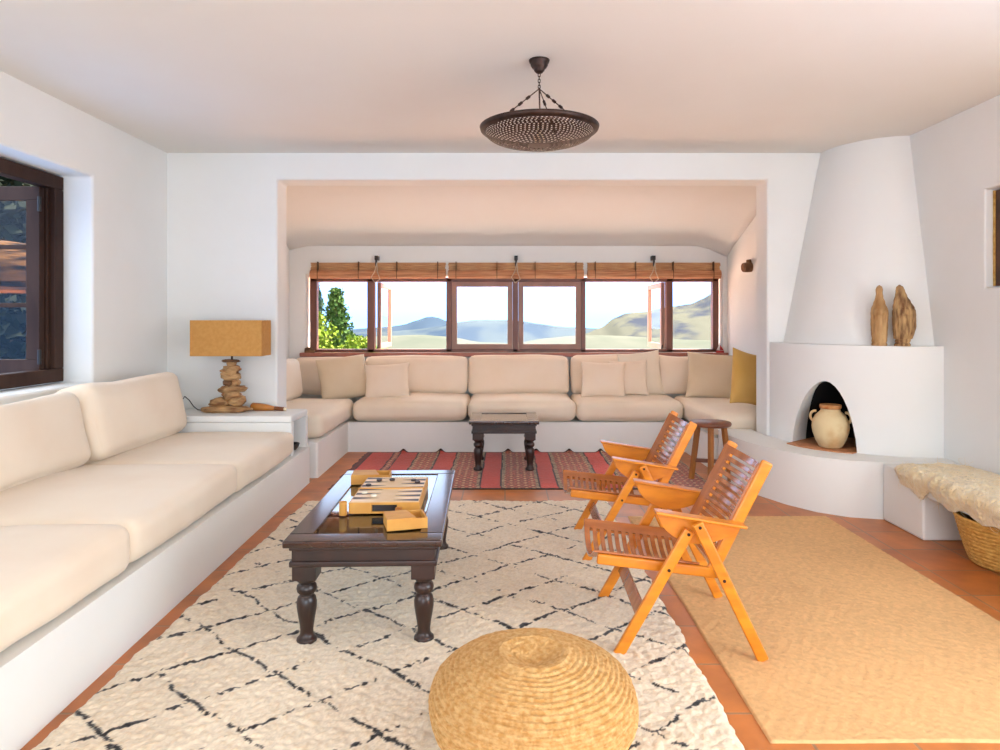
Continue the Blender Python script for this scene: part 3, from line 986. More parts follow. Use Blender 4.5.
# ------------------------------------------------------------------ tables
def dark_table(name, label, W, L, Htop, loc, rot):
    t = thing(name, label, 'table', loc, rot)
    fw = 0.095
    w, l = W / 2, L / 2
    mb = MB()
    top, th = Htop, 0.028
    mb.box(-w, w, -l, -l + fw, top - th, top); mb.box(-w, w, l - fw, l, top - th, top)
    mb.box(-w, -w + fw, -l + fw, l - fw, top - th, top); mb.box(w - fw, w, -l + fw, l - fw, top - th, top)
    tp = mb.build('tabletop', M['top_wood'], t, bevel=0.006, seg=2)
    g = MB(); g.box(-w + fw, w - fw, -l + fw, l - fw, top - 0.011, top - 0.005)
    g.build('glass', M['table_glass'], tp)
    p = MB(); p.box(-w + fw - 0.01, w - fw + 0.01, -l + fw - 0.01, l - fw + 0.01, top - 0.075, top - 0.060)
    p.build('inner_panel', M['panel_dark'], tp)
    # apron with a moulded lower edge
    a = MB()
    i = 0.028
    for (x0, x1, y0, y1) in ((-w + i, w - i, -l + i, -l + i + 0.03), (-w + i, w - i, l - i - 0.03, l - i), (-w + i, -w + i + 0.03, -l + i + 0.03, l - i - 0.03), (w - i - 0.03, w - i, -l + i + 0.03, l - i - 0.03)):
        a.box(x0, x1, y0, y1, top - 0.105, top - th)
    i = 0.020
    for zz, hh in ((top - 0.108, 0.022), (top - th - 0.016, 0.016)):
        for (x0, x1, y0, y1) in ((-w + i, w - i, -l + i, -l + i + 0.03), (-w + i, w - i, l - i - 0.03, l - i), (-w + i, -w + i + 0.03, -l + i + 0.03, l - i - 0.03), (w - i - 0.03, w - i, -l + i + 0.03, l - i - 0.03)):
            a.box(x0, x1, y0, y1, zz, zz + hh)
    a.build('apron', M['dark_wood'], t, bevel=0.004)
    zt = top - 0.108
    k = zt / 0.312
    prof = [(0.001, 0), (0.036, 0), (0.040, 0.006), (0.039, 0.018), (0.030, 0.026), (0.026, 0.036), (0.025, 0.05), (0.028, 0.075), (0.034, 0.11), (0.0385, 0.14), (0.039, 0.160), (0.035, 0.178), (0.027, 0.187), (0.025, 0.191),
            (0.030, 0.194), (0.037, 0.202), (0.0395, 0.214), (0.037, 0.226), (0.029, 0.234), (0.028, 0.238), (0.036, 0.242), (0.040, 0.250), (0.040, 0.262)]
    for sx in (-1, 1):
        for sy in (-1, 1):
            x, y = sx * (w - 0.075), sy * (l - 0.075)
            lg = MB()
            lg.lathe([(r, z * k) for r, z in prof], 28, (x, y, 0))
            lg.box(x - 0.046, x + 0.046, y - 0.046, y + 0.046, 0.256 * k, zt + 0.02)
            lg.build('leg', M['dark_wood'], t, bevel=0.003)
    return t
coffee = dark_table('coffee_table', 'long dark wood coffee table with turned legs and glass top, on the shag rug', 0.61, 1.21, 0.42, (-0.567, 3.165, 0.012), 0.030)
dark_table('side_table', 'small dark wood table with turned legs standing on the red kilim', 0.59, 0.58, 0.425, (-0.008, 5.88, 0.006), 0.0)

# ------------------------------------------------------------------ games on the coffee table
TZ = 0.432
def backgammon():
    t = thing('backgammon_board', 'open wooden backgammon board lying on the coffee table', 'board game', (-0.537, 3.155, TZ), 0.035)
    W, L, h = 0.31, 0.47, 0.052
    mb = MB()
    mb.box(-W / 2, W / 2, -L / 2 + 0.02, L / 2, 0, h - 0.004)
    mb.box(-W / 2, -0.055, -L / 2, -L / 2 + 0.02, 0, h - 0.004)
    mb.box(0.055, W / 2, -L / 2, -L / 2 + 0.02, 0, h - 0.004)
    mb.box(-0.055, 0.055, -L / 2, -L / 2 + 0.02, h - 0.014, h - 0.004)
    mb.box(-0.055, 0.055, -L / 2, -L / 2 + 0.02, 0, 0.008)
    mb.build('box', M['box_wood'], t, bevel=0.002)
    s = MB(); s.box(-0.054, 0.054, -L / 2 + 0.012, -L / 2 + 0.0215, 0.008, h - 0.014)
    s.build('recess', M['panel_dark'], t)
    mb = MB(); mb.box(-W / 2 + 0.006, W / 2 - 0.006, -L / 2 + 0.006, L / 2 - 0.006, h - 0.004, h - 0.001)
    n = 12
    for i in range(n):
        yy0 = -L / 2 + 0.012 + (L - 0.024) * i / n
        yy1 = yy0 + (L - 0.024) / n
        for sg in (-1, 1):
            xe, xt = sg * (W / 2 - 0.008), sg * 0.035
            tri = [(xe, yy0 + 0.002), (xe, yy1 - 0.002), (xt, (yy0 + yy1) / 2)]
            if sg > 0: tri = tri
            mb.prism(tri, h - 0.0012, h - 0.0002, 1 if (i + (sg > 0)) % 2 else 2)
    mb.build('playing_field', [M['board_wood'], M['point_dark'], M['peach']], t)
    mb = MB(); mb.box(-W / 2, W / 2, -0.008, 0.008, h - 0.004, h + 0.004)
    mb.build('hinge_bar', M['box_wood'], t, bevel=0.002)
    return t
backgammon()
def checker(x, y, colr, label):
    mb = MB()
    mb.lathe([(0.001, 0), (0.012, 0), (0.0135, 0.002), (0.0135, 0.007), (0.012, 0.009), (0.009, 0.008), (0.001, 0.008)], 20)
    o = mb.build('checker', M[colr], loc=(x, y, TZ + 0.052))
    return tag(o, label, 'game piece', 'checkers on the backgammon board')
checker(-0.622, 3.30, 'checker_dark', 'dark checker at the far left of the backgammon board')
checker(-0.655, 3.20, 'checker_dark', 'dark checker at the middle of the board left edge')
checker(-0.452, 3.30, 'checker_dark', 'dark checker at the far right of the backgammon board')
checker(-0.428, 3.26, 'checker_dark', 'dark checker at the right edge, nearer than the far one')
checker(-0.645, 3.065, 'checker_pale', 'pale checker near the left edge of the board')
checker(-0.592, 3.01, 'checker_pale', 'pale checker on the near half of the board, beside the dark point')
checker(-0.56, 3.31, 'checker_dark', 'brown checker in the centre of the far half of the board')

def tray(loc, rot, W, L, h, label):
    t = thing('game_tray', label, 'tray', loc, rot, 'wooden game trays on the coffee table')
    th = 0.008
    mb = MB()
    mb.box(-W / 2, W / 2, -L / 2, -L / 2 + th, 0, h); mb.box(-W / 2, W / 2, L / 2 - th, L / 2, 0, h)
    mb.box(-W / 2, -W / 2 + th, -L / 2 + th, L / 2 - th, 0, h); mb.box(W / 2 - th, W / 2, -L / 2 + th, L / 2 - th, 0, h)
    mb.box(-W / 2 + th, W / 2 - th, -L / 2 + th, L / 2 - th, 0, 0.006)
    mb.build('box', M['box_wood'], t, bevel=0.0015)
    # a sliding lid that covers half of the tray
    mb = MB()
    mb.prism([(-W / 2 + 0.002, -L / 2 + 0.002), (W * 0.22, -L / 2 + 0.002), (W * 0.08, L / 2 - 0.002), (-W / 2 + 0.002, L / 2 - 0.002)], h, h + 0.004)
    mb.build('lid', M['box_wood'], t)
    return t
tray((-0.412, 2.755, TZ), R(17), 0.165, 0.125, 0.043, 'half-open wooden game tray in front of the backgammon board')
tray((-0.70, 3.50, TZ), R(6), 0.20, 0.12, 0.045, 'wooden game tray behind the far left corner of the backgammon board')
mb = MB()
mb.lathe([(0.001, 0), (0.016, 0), (0.017, 0.003), (0.0165, 0.05), (0.017, 0.058), (0.014, 0.058), (0.0135, 0.01), (0.001, 0.01)], 24)
tag(mb.build('dice_cup', M['box_wood'], loc=(-0.704, 2.90, TZ)), 'small upright wooden dice cup left of the backgammon board', 'cup')
mb = MB()
mb.lathe([(0.001, 0), (0.014, 0), (0.015, 0.003), (0.015, 0.03), (0.013, 0.034), (0.001, 0.034)], 24)
tag(mb.build('dice_cup', M['amber'], loc=(-0.462, 2.896, TZ)), 'short wooden cup against the front of the backgammon board', 'cup')

# ------------------------------------------------------------------ slatted lounge chairs
def lounge_chair(loc, rot, label):
    t = thing('lounge_chair', label, 'chair', loc, rot, 'slatted wooden lounge chairs')
    for s in (-1, 1):
        yf, yr, yp, yi = s * 0.258, s * 0.284, s * 0.232, s * 0.208
        side = (0, 1, 0)
        mb = MB(); mb.bar((-0.277, yf, 0.0), (-0.006, yf, 0.478), 0.042, 0.022, side)
        lg = mb.build('leg', M['teak'], t, bevel=0.006)
        for (x, z) in ((-0.012, 0.464), (-0.0855, 0.328)):
            mb = MB(); mb.tube([(x, yf + s * 0.005, z), (x, yf + s * 0.0135, z)], 0.006, 12)
            mb.build('bolt', M['dark_frame'], lg)
        mb = MB(); mb.bar((0.262, yr, 0.0), (0.016, yr, 0.512), 0.042, 0.022, side)
        lg = mb.build('leg', M['teak'], t, bevel=0.006)
        for (x, z) in ((0.024, 0.498), (0.114, 0.300)):
            mb = MB(); mb.tube([(x, yr + s * 0.005, z), (x, yr + s * 0.0135, z)], 0.006, 12)
            mb.build('bolt', M['dark_frame'], lg)
        mb = MB(); mb.bar((-0.350, yi, 0.350), (0.125, yi, 0.297), 0.040, 0.022, side)
        mb.build('seat_rail', M['teak'], t, bevel=0.006)
        mb = MB(); mb.bar((0.092, yi, 0.308), (0.305, yi, 0.728), 0.046, 0.022, side)
        mb.build('back_rail', M['teak'], t, bevel=0.008)
        # half-moon arm board with a thin cap
        mb = MB()
        a, b = Vector((-0.128, 0.538)), Vector((0.202, 0.487))
        pts = [(a.x, a.y), (b.x, b.y)]
        n = 14
        for i in range(1, n):
            u = 1 - i / n
            p = a.lerp(b, u)
            dd = 0.094 * (math.sin(PI * u ** 0.85) ** 0.75)
            pts.append((p.x - 0.15 * dd, p.y - dd))
        m = Matrix(((1, 0, 0, 0), (0, 0, 1, 0), (0, 1, 0, 0), (0, 0, 0, 1)))
        mb.prism(pts, yp - 0.009, yp + 0.009, 0, m)
        ar = mb.build('armrest', M['teak'], t, bevel=0.002, merge=True)
        mb = MB()
        d = Vector((0.34, 0, -0.051)).normalized()
        mb.bar((-0.134, yp + s * 0.012, 0.544), (0.208, yp + s * 0.012, 0.491), 0.012, 0.058, side)
        mb.build('arm_cap', M['teak'], ar, bevel=0.004)
    # slatted, sagging plywood seat and back
    def panel(name, p0, p1, normal, sag, nslots, edge_s, edge_v, slotw):
        p0, p1, nrm = Vector(p0), Vector(p1), Vector(normal).normalized()
        w = 0.208
        us = [0.0]
        pitch = (1 - 2 * edge_s) / nslots
        kinds = []
        us.append(edge_s * 1.0); kinds.append(0)
        for k in range(nslots):
            a = edge_s + pitch * k + pitch * (1 - slotw) / 2
            b = a + pitch * slotw
            us.append(a); kinds.append(0)
            us.append(b); kinds.append(1)
        us.append(1.0 - edge_s); kinds.append(0)
        us.append(1.0); kinds.append(0)
        vv = [-1, -edge_v] + [(-edge_v + 2 * edge_v * i / 12) for i in range(1, 12)] + [edge_v, 1]
        vs = []
        for u in us:
            for v in vv:
                base = p0.lerp(p1, u)
                vs.append(base + Vector((0, v * w, 0)) - nrm * sag * (1 - v * v))
        nv = len(vv)
        fs = []
        for i in range(len(us) - 1):
            for j in range(nv - 1):
                if kinds[i] == 1 and 1 <= j < nv - 2:
                    continue
                fs.append((i * nv + j, i * nv + j + 1, (i + 1) * nv + j + 1, (i + 1) * nv + j))
        mb = MB(); mb.add(vs, fs, 0, True)
        o = mb.build(name, M['ply'], t, solid=0.009, bevel=0.002)
        return o
    panel('seat', (-0.362, 0, 0.380), (0.045, 0, 0.334), (0.11, 0, 1), 0.075, 12, 0.035, 0.80, 0.40)
    panel('backrest', (0.093, 0, 0.368), (0.272, 0, 0.722), (-0.894, 0, 0.448), 0.055, 11, 0.05, 0.80, 0.38)
    mb = MB(); mb.bar((-0.186, -0.247, 0.153), (-0.186, 0.247, 0.153), 0.012, 0.055, (0.47, 0, 0.88))
    mb.build('stretcher', M['ply'], t, bevel=0.002)
    mb = MB(); mb.bar((0.125, -0.273, 0.292), (0.125, 0.273, 0.292), 0.014, 0.045, (-0.43, 0, 0.9))
    mb.build('stretcher', M['ply'], t, bevel=0.002)
    return t
ch = lounge_chair((0.712, 2.785, 0.006), R(-1.5), 'slatted wooden lounge chair nearer the viewer, standing half on the straw mat')
dup(ch, (0.704, 3.765, 0.006), R(-1.0), 'slatted wooden lounge chair farther away, in front of the round stool')

# ------------------------------------------------------------------ stool
def stool():
    t = thing('stool', 'round brown wooden stool behind the lounge chairs', 'stool', (1.635, 5.30, 0.0), R(28))
    mb = MB()
    mb.lathe([(0.001, 0.440), (0.140, 0.440), (0.152, 0.444), (0.158, 0.454), (0.158, 0.464), (0.153, 0.472), (0.001, 0.475)], 40)
    mb.build('seat', M['stool_top'], t)
    for k in range(4):
        a = PI / 4 + k * PI / 2
        p0 = Vector((math.cos(a) * 0.098, math.sin(a) * 0.098, 0.442)); p1 = Vector((math.cos(a) * 0.150, math.sin(a) * 0.150, 0.008))
        mb = MB(); mb.bar(p1, p0, 0.036, 0.036, (-math.sin(a + PI / 4), math.cos(a + PI / 4), 0))
        mb.build('leg', M['stool_wood'], t, bevel=0.005)
    for k in range(2):
        a = PI / 4 + k * PI / 2
        r_ = 0.136
        mb = MB(); mb.bar((-math.cos(a) * r_, -math.sin(a) * r_, 0.13 + 0.03 * k), (math.cos(a) * r_, math.sin(a) * r_, 0.13 + 0.03 * k), 0.03, 0.022, (-math.sin(a), math.cos(a), 0))
        mb.build('stretcher', M['stool_top'], t, bevel=0.003)
    return t
stool()

# ------------------------------------------------------------------ jute pouf
def pouf():
    mb = MB()
    Rm, Hh = 0.304, 0.288
    prof = []
    n = 230
    path = []
    for i in range(n + 1):
        u = i / n
        # superellipse side from the floor up to a dimpled crown
        a = -PI / 2 + u * PI
        r = Rm * abs(math.cos(a)) ** 0.80
        z = Hh / 2 + Hh / 2 * math.copysign(abs(math.sin(a)) ** 0.92, math.sin(a))
        if a > 0:
            z -= 0.036 * math.exp(-(r / 0.055) ** 2) - 0.008 * math.exp(-((r - 0.098) / 0.018) ** 2)
        path.append((max(r, 0.001), z))
    # ridge along the coil
    s = 0.0
    for i, (r, z) in enumerate(path):
        if i:
            s += math.hypot(r - path[i - 1][0], z - path[i - 1][1])
        prof.append((r, z, s))
    coil = 0.0170
    seg = 132
    vs, fs = [], []
    for (r, z, s_) in prof:
        for k in range(seg):
            t = 2 * PI * k / seg
            ph = (s_ / coil + k / seg) % 1.0
            rid = 0.0062 * (abs(math.sin(PI * ph)) - 0.6)
            br = 0.0022 * mnoise.noise(Vector((math.cos(t) * r * 70, math.sin(t) * r * 70, z * 70)))
            wob = 0.006 * mnoise.noise(Vector((math.cos(t) * 2, math.sin(t) * 2, z * 8)))
            q = max(0.0005, r + (rid + br + wob) * (0.4 + 0.6 * min(1, r / 0.2)))
            vs.append((q * math.cos(t), q * math.sin(t), max(0.0, z + (rid + br) * 0.7 * (1 if z > Hh * 0.4 else 0))))
    for i in range(len(prof) - 1):
        for k in range(seg):
            k2 = (k + 1) % seg
            fs.append((i * seg + k, i * seg + k2, (i + 1) * seg + k2, (i + 1) * seg + k))
    mb.add(vs, fs, 0, True)
    o = mb.build('pouf', M['jute'], loc=(0.082, 1.955, 0.02))
    return tag(o, 'round braided jute pouf on the shag rug, at the bottom of the picture', 'pouf')
pouf()

# ------------------------------------------------------------------ driftwood lamp
def lamp():
    cx, cy, z0 = -2.08, 5.06, 0.58
    t = thing('table_lamp', 'table lamp of stacked driftwood with a rectangular ochre shade', 'lamp', (cx, cy, z0))
    PX = lambda c: (170 + c / 6.25 - 505) / 131.6 - cx
    PZ = lambda c: (703 - c) * 0.001216
    pieces = [(200, 510, 665, 703, 0.075, 'drift', 0.0), (255, 378, 618, 668, 0.06, 'drift', 4), (372, 480, 603, 660, 0.06, 'drift', -6), (335, 442, 566, 622, 0.055, 'drift', 0),
              (308, 482, 533, 582, 0.06, 'drift', -4), (338, 402, 496, 540, 0.045, 'drift_dark', 10), (395, 440, 494, 542, 0.045, 'drift', -8), (320, 442, 452, 500, 0.055, 'drift', 8),
              (330, 446, 412, 462, 0.05, 'drift', -3), (358, 420, 378, 420, 0.035, 'drift', 0), (328, 442, 373, 390, 0.04, 'drift_dark', 1)]
    for i, (a, b, c, d, ry, mt, tilt) in enumerate(pieces):
        mb = MB()
        mb.blob(((PX(a) + PX(b)) / 2, rnd.uniform(-0.008, 0.008), (PZ(c) + PZ(d)) / 2), ((PX(b) - PX(a)) / 2, ry, (PZ(c) - PZ(d)) / 2 * 1.22), seed=i + 1, amp=0.42 if i else 0.2, freq=1.7, rot=Matrix.Rotation(R(tilt), 3, 'Y'))
        mb.build('driftwood_piece', M[mt], t)
    px = PX(390)
    mb = MB(); mb.tube([(px, 0, PZ(376)), (px, 0, PZ(330))], 0.008, 12); mb.tube([(px, 0, PZ(350)), (px, 0, PZ(300))], 0.018, 16)
    mb.build('socket', M['bronze'], t)
    # open-ended shade, real fabric thickness
    X0, X1, Y0, Y1, Za, Zb = -2.347 - cx, -1.812 - cx, 4.965 - cy, 5.165 - cy, 1.010 - z0, 1.278 - z0
    th = 0.006
    mb = MB()
    mb.box(X0, X1, Y0, Y0 + th, Za, Zb); mb.box(X0, X1, Y1 - th, Y1, Za, Zb)
    mb.box(X0, X0 + th, Y0 + th, Y1 - th, Za, Zb); mb.box(X1 - th, X1, Y0 + th, Y1 - th, Za, Zb)
    sh = mb.build('lamp_shade', M['shade'], t, bevel=0.002)
    mb = MB(); mb.tube([(X0 + th, 0, Zb - 0.03), (X1 - th, 0, Zb - 0.03)], 0.003, 8); mb.tube([(px, Y0 + th, Zb - 0.03), (px, Y1 - th, Zb - 0.03)], 0.003, 8)
    mb.tube([(px, 0, PZ(320)), (px, 0, Zb - 0.03)], 0.004, 8)
    mb.build('shade_frame', M['bronze'], sh)
    mb = MB(); mb.tube([(PX(205), 0.02, 0.012), (PX(170), 0.02, 0.016), (PX(135), 0.04, 0.04), (PX(100), 0.06, 0.085), (PX(60), 0.09, 0.11), (PX(20), 0.14, 0.07), (PX(0), 0.17, 0.02)], 0.0035, 8)
    mb.build('cord', M['black'], t)
    return t
lamp()
def amber_bottle():
    t = thing('wooden_bottle', 'amber-brown tapered bottle lying on its side beside the driftwood lamp', 'bottle', (-1.93, 5.15, 0.58 + 0.030))
    m = Matrix.Rotation(R(90), 4, 'Y') @ Matrix.Identity(4)
    m = Matrix.Rotation(R(-4), 4, 'Z') @ Matrix.Rotation(R(4), 4, 'Y') @ m
    mb = MB(); mb.lathe([(0.001, -0.03), (0.022, -0.03), (0.030, -0.02), (0.031, 0.03), (0.028, 0.08), (0.020, 0.13), (0.016, 0.155)], 28, mtx=m)
    mb.build('body', M['amber'], t)
    mb = MB(); mb.lathe([(0.016, 0.155), (0.017, 0.158), (0.0165, 0.225), (0.014, 0.232)], 24, mtx=m)
    mb.build('neck', mat('brown_neck', '7c4214', 0.4), t)
    mb = MB(); mb.lathe([(0.0145, 0.232), (0.0155, 0.236), (0.0145, 0.246), (0.001, 0.248)], 24, mtx=m)
    mb.build('stopper', M['bone'], t)
    return t
amber_bottle()

# ------------------------------------------------------------------ pendant lamp
def pendant():
    t = thing('pendant_lamp', 'pierced dark metal bowl pendant hanging from the ceiling', 'lamp', (0.174, 3.39, 0))
    mb = MB()
    mb.lathe([(0.001, 2.533), (0.014, 2.534), (0.020, 2.539), (0.027, 2.547), (0.025, 2.550), (0.036, 2.560), (0.044, 2.574), (0.043, 2.578), (0.050, 2.589), (0.053, 2.5995), (0.001, 2.5995)], 32)
    mb.build('canopy', M['bronze'], t)
    mb = MB()
    # short chain
    z = 2.533
    k = 0
    while z > 2.455:
        a = (k % 2) * PI / 2
        mb.tube([(0.006 * math.cos(u) * math.cos(a), 0.006 * math.cos(u) * math.sin(a), z - 0.008 + 0.011 * math.sin(u)) for u in [2 * PI * q / 12 for q in range(12)]], 0.0022, 6, closed=True)
        z -= 0.015; k += 1
    mb.tube([(0, 0, 2.46), (0.004, 0, 2.30), (0.0, 0, 2.22)], 0.004, 8)
    mb.build('chain', M['bronze'], t)
    for an in (205, 310, 62):
        a = R(an)
        p0 = Vector((0, 0, 2.455)); p1 = Vector((math.cos(a) * 0.255, math.sin(a) * 0.255, 2.240))
        mb = MB(); mb.tube([p0, p1], 0.0028, 8)
        for q in (0.25, 0.42, 0.60, 0.78):
            c = p0.lerp(p1, q); d = (p1 - p0).normalized() * 0.017
            mb.tube([c - d, c - d * 0.6, c + d * 0.6, c + d], [0.003, 0.0075, 0.0075, 0.003], 8)
        mb.build('hanger', M['bronze'], t)
    # bowl: rows of triangular holes are real holes
    mb = MB()
    Rr, zr, zb = 0.276, 2.234, 2.166
    def prof(u):
        a = u * PI / 2
        return (Rr * math.sin(a) ** 0.92, zb + (zr - zb) * (1 - math.cos(a)))
    rows = 15
    u0 = 0.10
    n0 = 72
    for rr in range(rows):
        ua = u0 + (0.985 - u0) * rr / rows
        ub = u0 + (0.985 - u0) * (rr + 1) / rows
        ra, za = prof(ua); rb, zb_ = prof(ub)
        n = max(16, int(2 * PI * (ra + rb) / 2 / 0.021))
        for k in range(n):
            t0, t1 = 2 * PI * k / n, 2 * PI * (k + 1) / n
            P = lambda f, g: ((ra + (rb - ra) * g) * math.cos(t0 + (t1 - t0) * f), (ra + (rb - ra) * g) * math.sin(t0 + (t1 - t0) * f), za + (zb_ - za) * g)
            vs = [P(0, 0), P(1, 0), P(1, 1), P(0, 1), P(0.5, 0.16), P(0.80, 0.80), P(0.20, 0.80)]
            mb.add(vs, [(0, 1, 4), (1, 2, 5, 4), (2, 3, 6, 5), (3, 0, 4, 6)], 0, False)
    mb.lathe([(0.001, prof(0)[1])] + [prof(u0 * q / 4) for q in range(1, 5)], 32, cap=False)
    # flared rim
    rimp = [prof(0.985), (0.276, 2.233), (0.290, 2.236), (0.299, 2.244), (0.303, 2.258), (0.300, 2.260), (0.295, 2.250), (0.286, 2.242), (0.272, 2.238)]
    mb.lathe(rimp, 72, cap=False)
    o = mb.build('bowl', M['bronze'], t)
    mb = MB(); mb.lathe([(0.001, 2.175), (0.018, 2.18), (0.03, 2.195), (0.028, 2.212), (0.014, 2.228), (0.013, 2.25)], 20)
    mb.build('bulb', mat('bulb_glass', 'f2e3c8', 0.2), t)
    return t
pendant()

# ------------------------------------------------------------------ fireplace ornaments
def jar():
    t = thing('clay_jar', 'two-handled pale clay jar standing in the fireplace arch', 'jar', (2.325, 4.765, 0.374), R(-35))
    mb = MB()
    prof = [(0.001, 0), (0.070, 0), (0.078, 0.008), (0.100, 0.05), (0.119, 0.105), (0.124, 0.145), (0.119, 0.185), (0.100, 0.225), (0.080, 0.245), (0.066, 0.258), (0.064, 0.275)]
    mb.lathe(prof, 48, rf=lambda t, z: 1 + 0.012 * mnoise.noise(Vector((math.cos(t) * 2, math.sin(t) * 2, z * 15))))
    mb.build('body', M['clay'], t)
    mb = MB(); mb.lathe([(0.064, 0.273), (0.070, 0.277), (0.073, 0.290), (0.071, 0.303), (0.060, 0.303), (0.057, 0.288), (0.001, 0.27)], 40)
    mb.build('rim', M['clay_rim'], t)
    for s in (-1, 1):
        pts = []
        for i in range(9):
            a = R(100 - i * 25)
            pts.append((s * (0.100 + 0.033 * math.cos(a)), 0, 0.213 + 0.038 * math.sin(a)))
        mb = MB(); mb.tube(pts, 0.0095, 12)
        mb.build('handle', M['clay'], t)
    return t
jar()

def statuette(loc, rot, label, kind):
    t = thing('statuette', label, 'statuette', loc, rot, 'carved wooden figures on the mantel')
    mb = MB()
    seg, nz = 48, 90
    Hh = 0.412
    def shape(u, a):
        """returns x, y radii offset at height fraction u, angle a (a=-90deg is the front)"""
        if kind == 'slim':
            key = [(0, .054, .040), (.03, .056, .042), (.10, .052, .040), (.30, .058, .042), (.52, .060, .044), (.60, .058, .043), (.70, .042, .036), (.80, .028, .028), (.86, .024, .025), (.92, .025, .026), (.97, .019, .02), (1, .004, .005)]
        else:
            key = [(0, .060, .040), (.04, .060, .040), (.06, .054, .038), (.11, .052, .038), (.12, .066, .042), (.3, .080, .046), (.5, .082, .046), (.62, .080, .044), (.72, .064, .04), (.82, .044, .036), (.90, .034, .032), (.96, .026, .026), (1, .005, .006)]
        for i in range(len(key) - 1):
            if key[i][0] <= u <= key[i + 1][0]:
                f = (u - key[i][0]) / (key[i + 1][0] - key[i][0] + 1e-9)
                f = f * f * (3 - 2 * f)
                rx = key[i][1] + (key[i + 1][1] - key[i][1]) * f
                ry = key[i][2] + (key[i + 1][2] - key[i][2]) * f
                break
        k = 1.0
        fr = max(0, -math.sin(a))
        if u > 0.06 and u < 0.60:        # robe folds
            k += 0.06 * math.sin(a * 9 + u * 3) + (0.05 * math.sin(a * 15 + u * 6) if kind != 'slim' else 0)
        if 0.50 < u < 0.62:              # folded forearms
            k += 0.22 * fr ** 3 * math.sin(PI * (u - 0.50) / 0.12)
        if 0.80 < u < 0.93:              # face framed by the veil
            k -= 0.20 * fr ** 6 * math.sin(PI * (u - 0.80) / 0.13)
            k += 0.10 * fr ** 40 * math.sin(PI * (u - 0.80) / 0.13)
        if 0.04 < u < 0.07: k -= 0.08
        xs = 0.0
        if kind != 'slim':
            xs = 0.012 * math.sin(PI * min(1, u / 0.8)) - 0.040 * max(0, u - 0.62)
        return rx * k * (0.86 if kind == 'slim' else 0.80), ry * k, xs
    vs, fs = [], []
    for j in range(nz + 1):
        u = j / nz
        for i in range(seg):
            a = 2 * PI * i / seg
            rx, ry, xs = shape(u, a)
            n = 0.0025 * mnoise.noise(Vector((math.cos(a) * 3, math.sin(a) * 3, u * 14)))
            vs.append(((rx + n) * math.cos(a) + xs, (ry + n) * math.sin(a), u * Hh))
    for j in range(nz):
        for i in range(seg):
            i2 = (i + 1) % seg
            fs.append((j * seg + i, j * seg + i2, (j + 1) * seg + i2, (j + 1) * seg + i))
    fs.append(tuple(range(seg))[::-1]); fs.append(tuple(range(nz * seg, (nz + 1) * seg)))
    mb.add(vs, fs, 0, True)
    mb.build('figure', M['carved_pale' if kind == 'slim' else 'carved'], t)
    return t
statuette((2.545, 4.535, 1.105), R(-27), 'slim bottle-shaped carved wooden robed figure, left one on the mantel', 'slim')
statuette((2.662, 4.470, 1.105), R(-20), 'broad veiled carved wooden figure with deep robe folds, right one on the mantel', 'broad')

# recessed panel in the right wall
def icon_panel():
    t = thing('framed_panel', 'dark wooden panel with gilded edge in the right wall recess', 'panel', (XR + 0.072, 3.665, 1.485))
    mb = MB()
    mb.box(-0.02, 0.0, -0.36, 0.36, 0.0, 0.575)
    p = mb.build('panel', M['icon'], t, bevel=0.002)
    mb = MB(); e = 0.012
    for a, b in ((0.348, 0.36), (-0.36, -0.348)):
        mb = MB(); mb.box(-0.028, 0.0, a, b, 0.0, 0.575)
        mb.build('gilt_edge', M['gold'], t, bevel=0.001)
    return t
icon_panel()

# ------------------------------------------------------------------ basket and sheepskin
def basket():
    t = thing('basket', 'round woven straw basket pushed under the right-hand plaster bench', 'basket', (2.638, 3.47, 0.0))
    mb = MB()
    prof = []
    n = 96
    for i in range(n + 1):
        u = i / n
        r = 0.175 + (0.250 - 0.175) * u ** 0.75
        ridge = 0.006 * abs(math.sin(u * PI * 12))
        prof.append((r + ridge, 0.004 + u * 0.238))
    prof = [(0.001, 0.004), (0.12, 0.002)] + prof
    def rf(t, z):
        return 1 + 0.006 * math.sin(t * 60 + (int(z / 0.02) % 2) * PI)
    mb.lathe(prof, 120, rf=rf, cap=False)
    inner = [(0.001, 0.012), (0.16, 0.014)] + [(0.163 + (0.238 - 0.163) * (i / 10) ** 0.75, 0.016 + 0.226 * i / 10) for i in range(11)] + [(0.250, 0.243)]
    mb.lathe(inner, 64, cap=False)
    mb.build('body', M['wicker'], t)
    mb = MB()
    mb.tube([(0.248 * math.cos(2 * PI * k / 64), 0.248 * math.sin(2 * PI * k / 64), 0.243) for k in range(64)], 0.0095, 10, closed=True)
    mb.build('rim', M['wicker'], t)
    return t
basket()

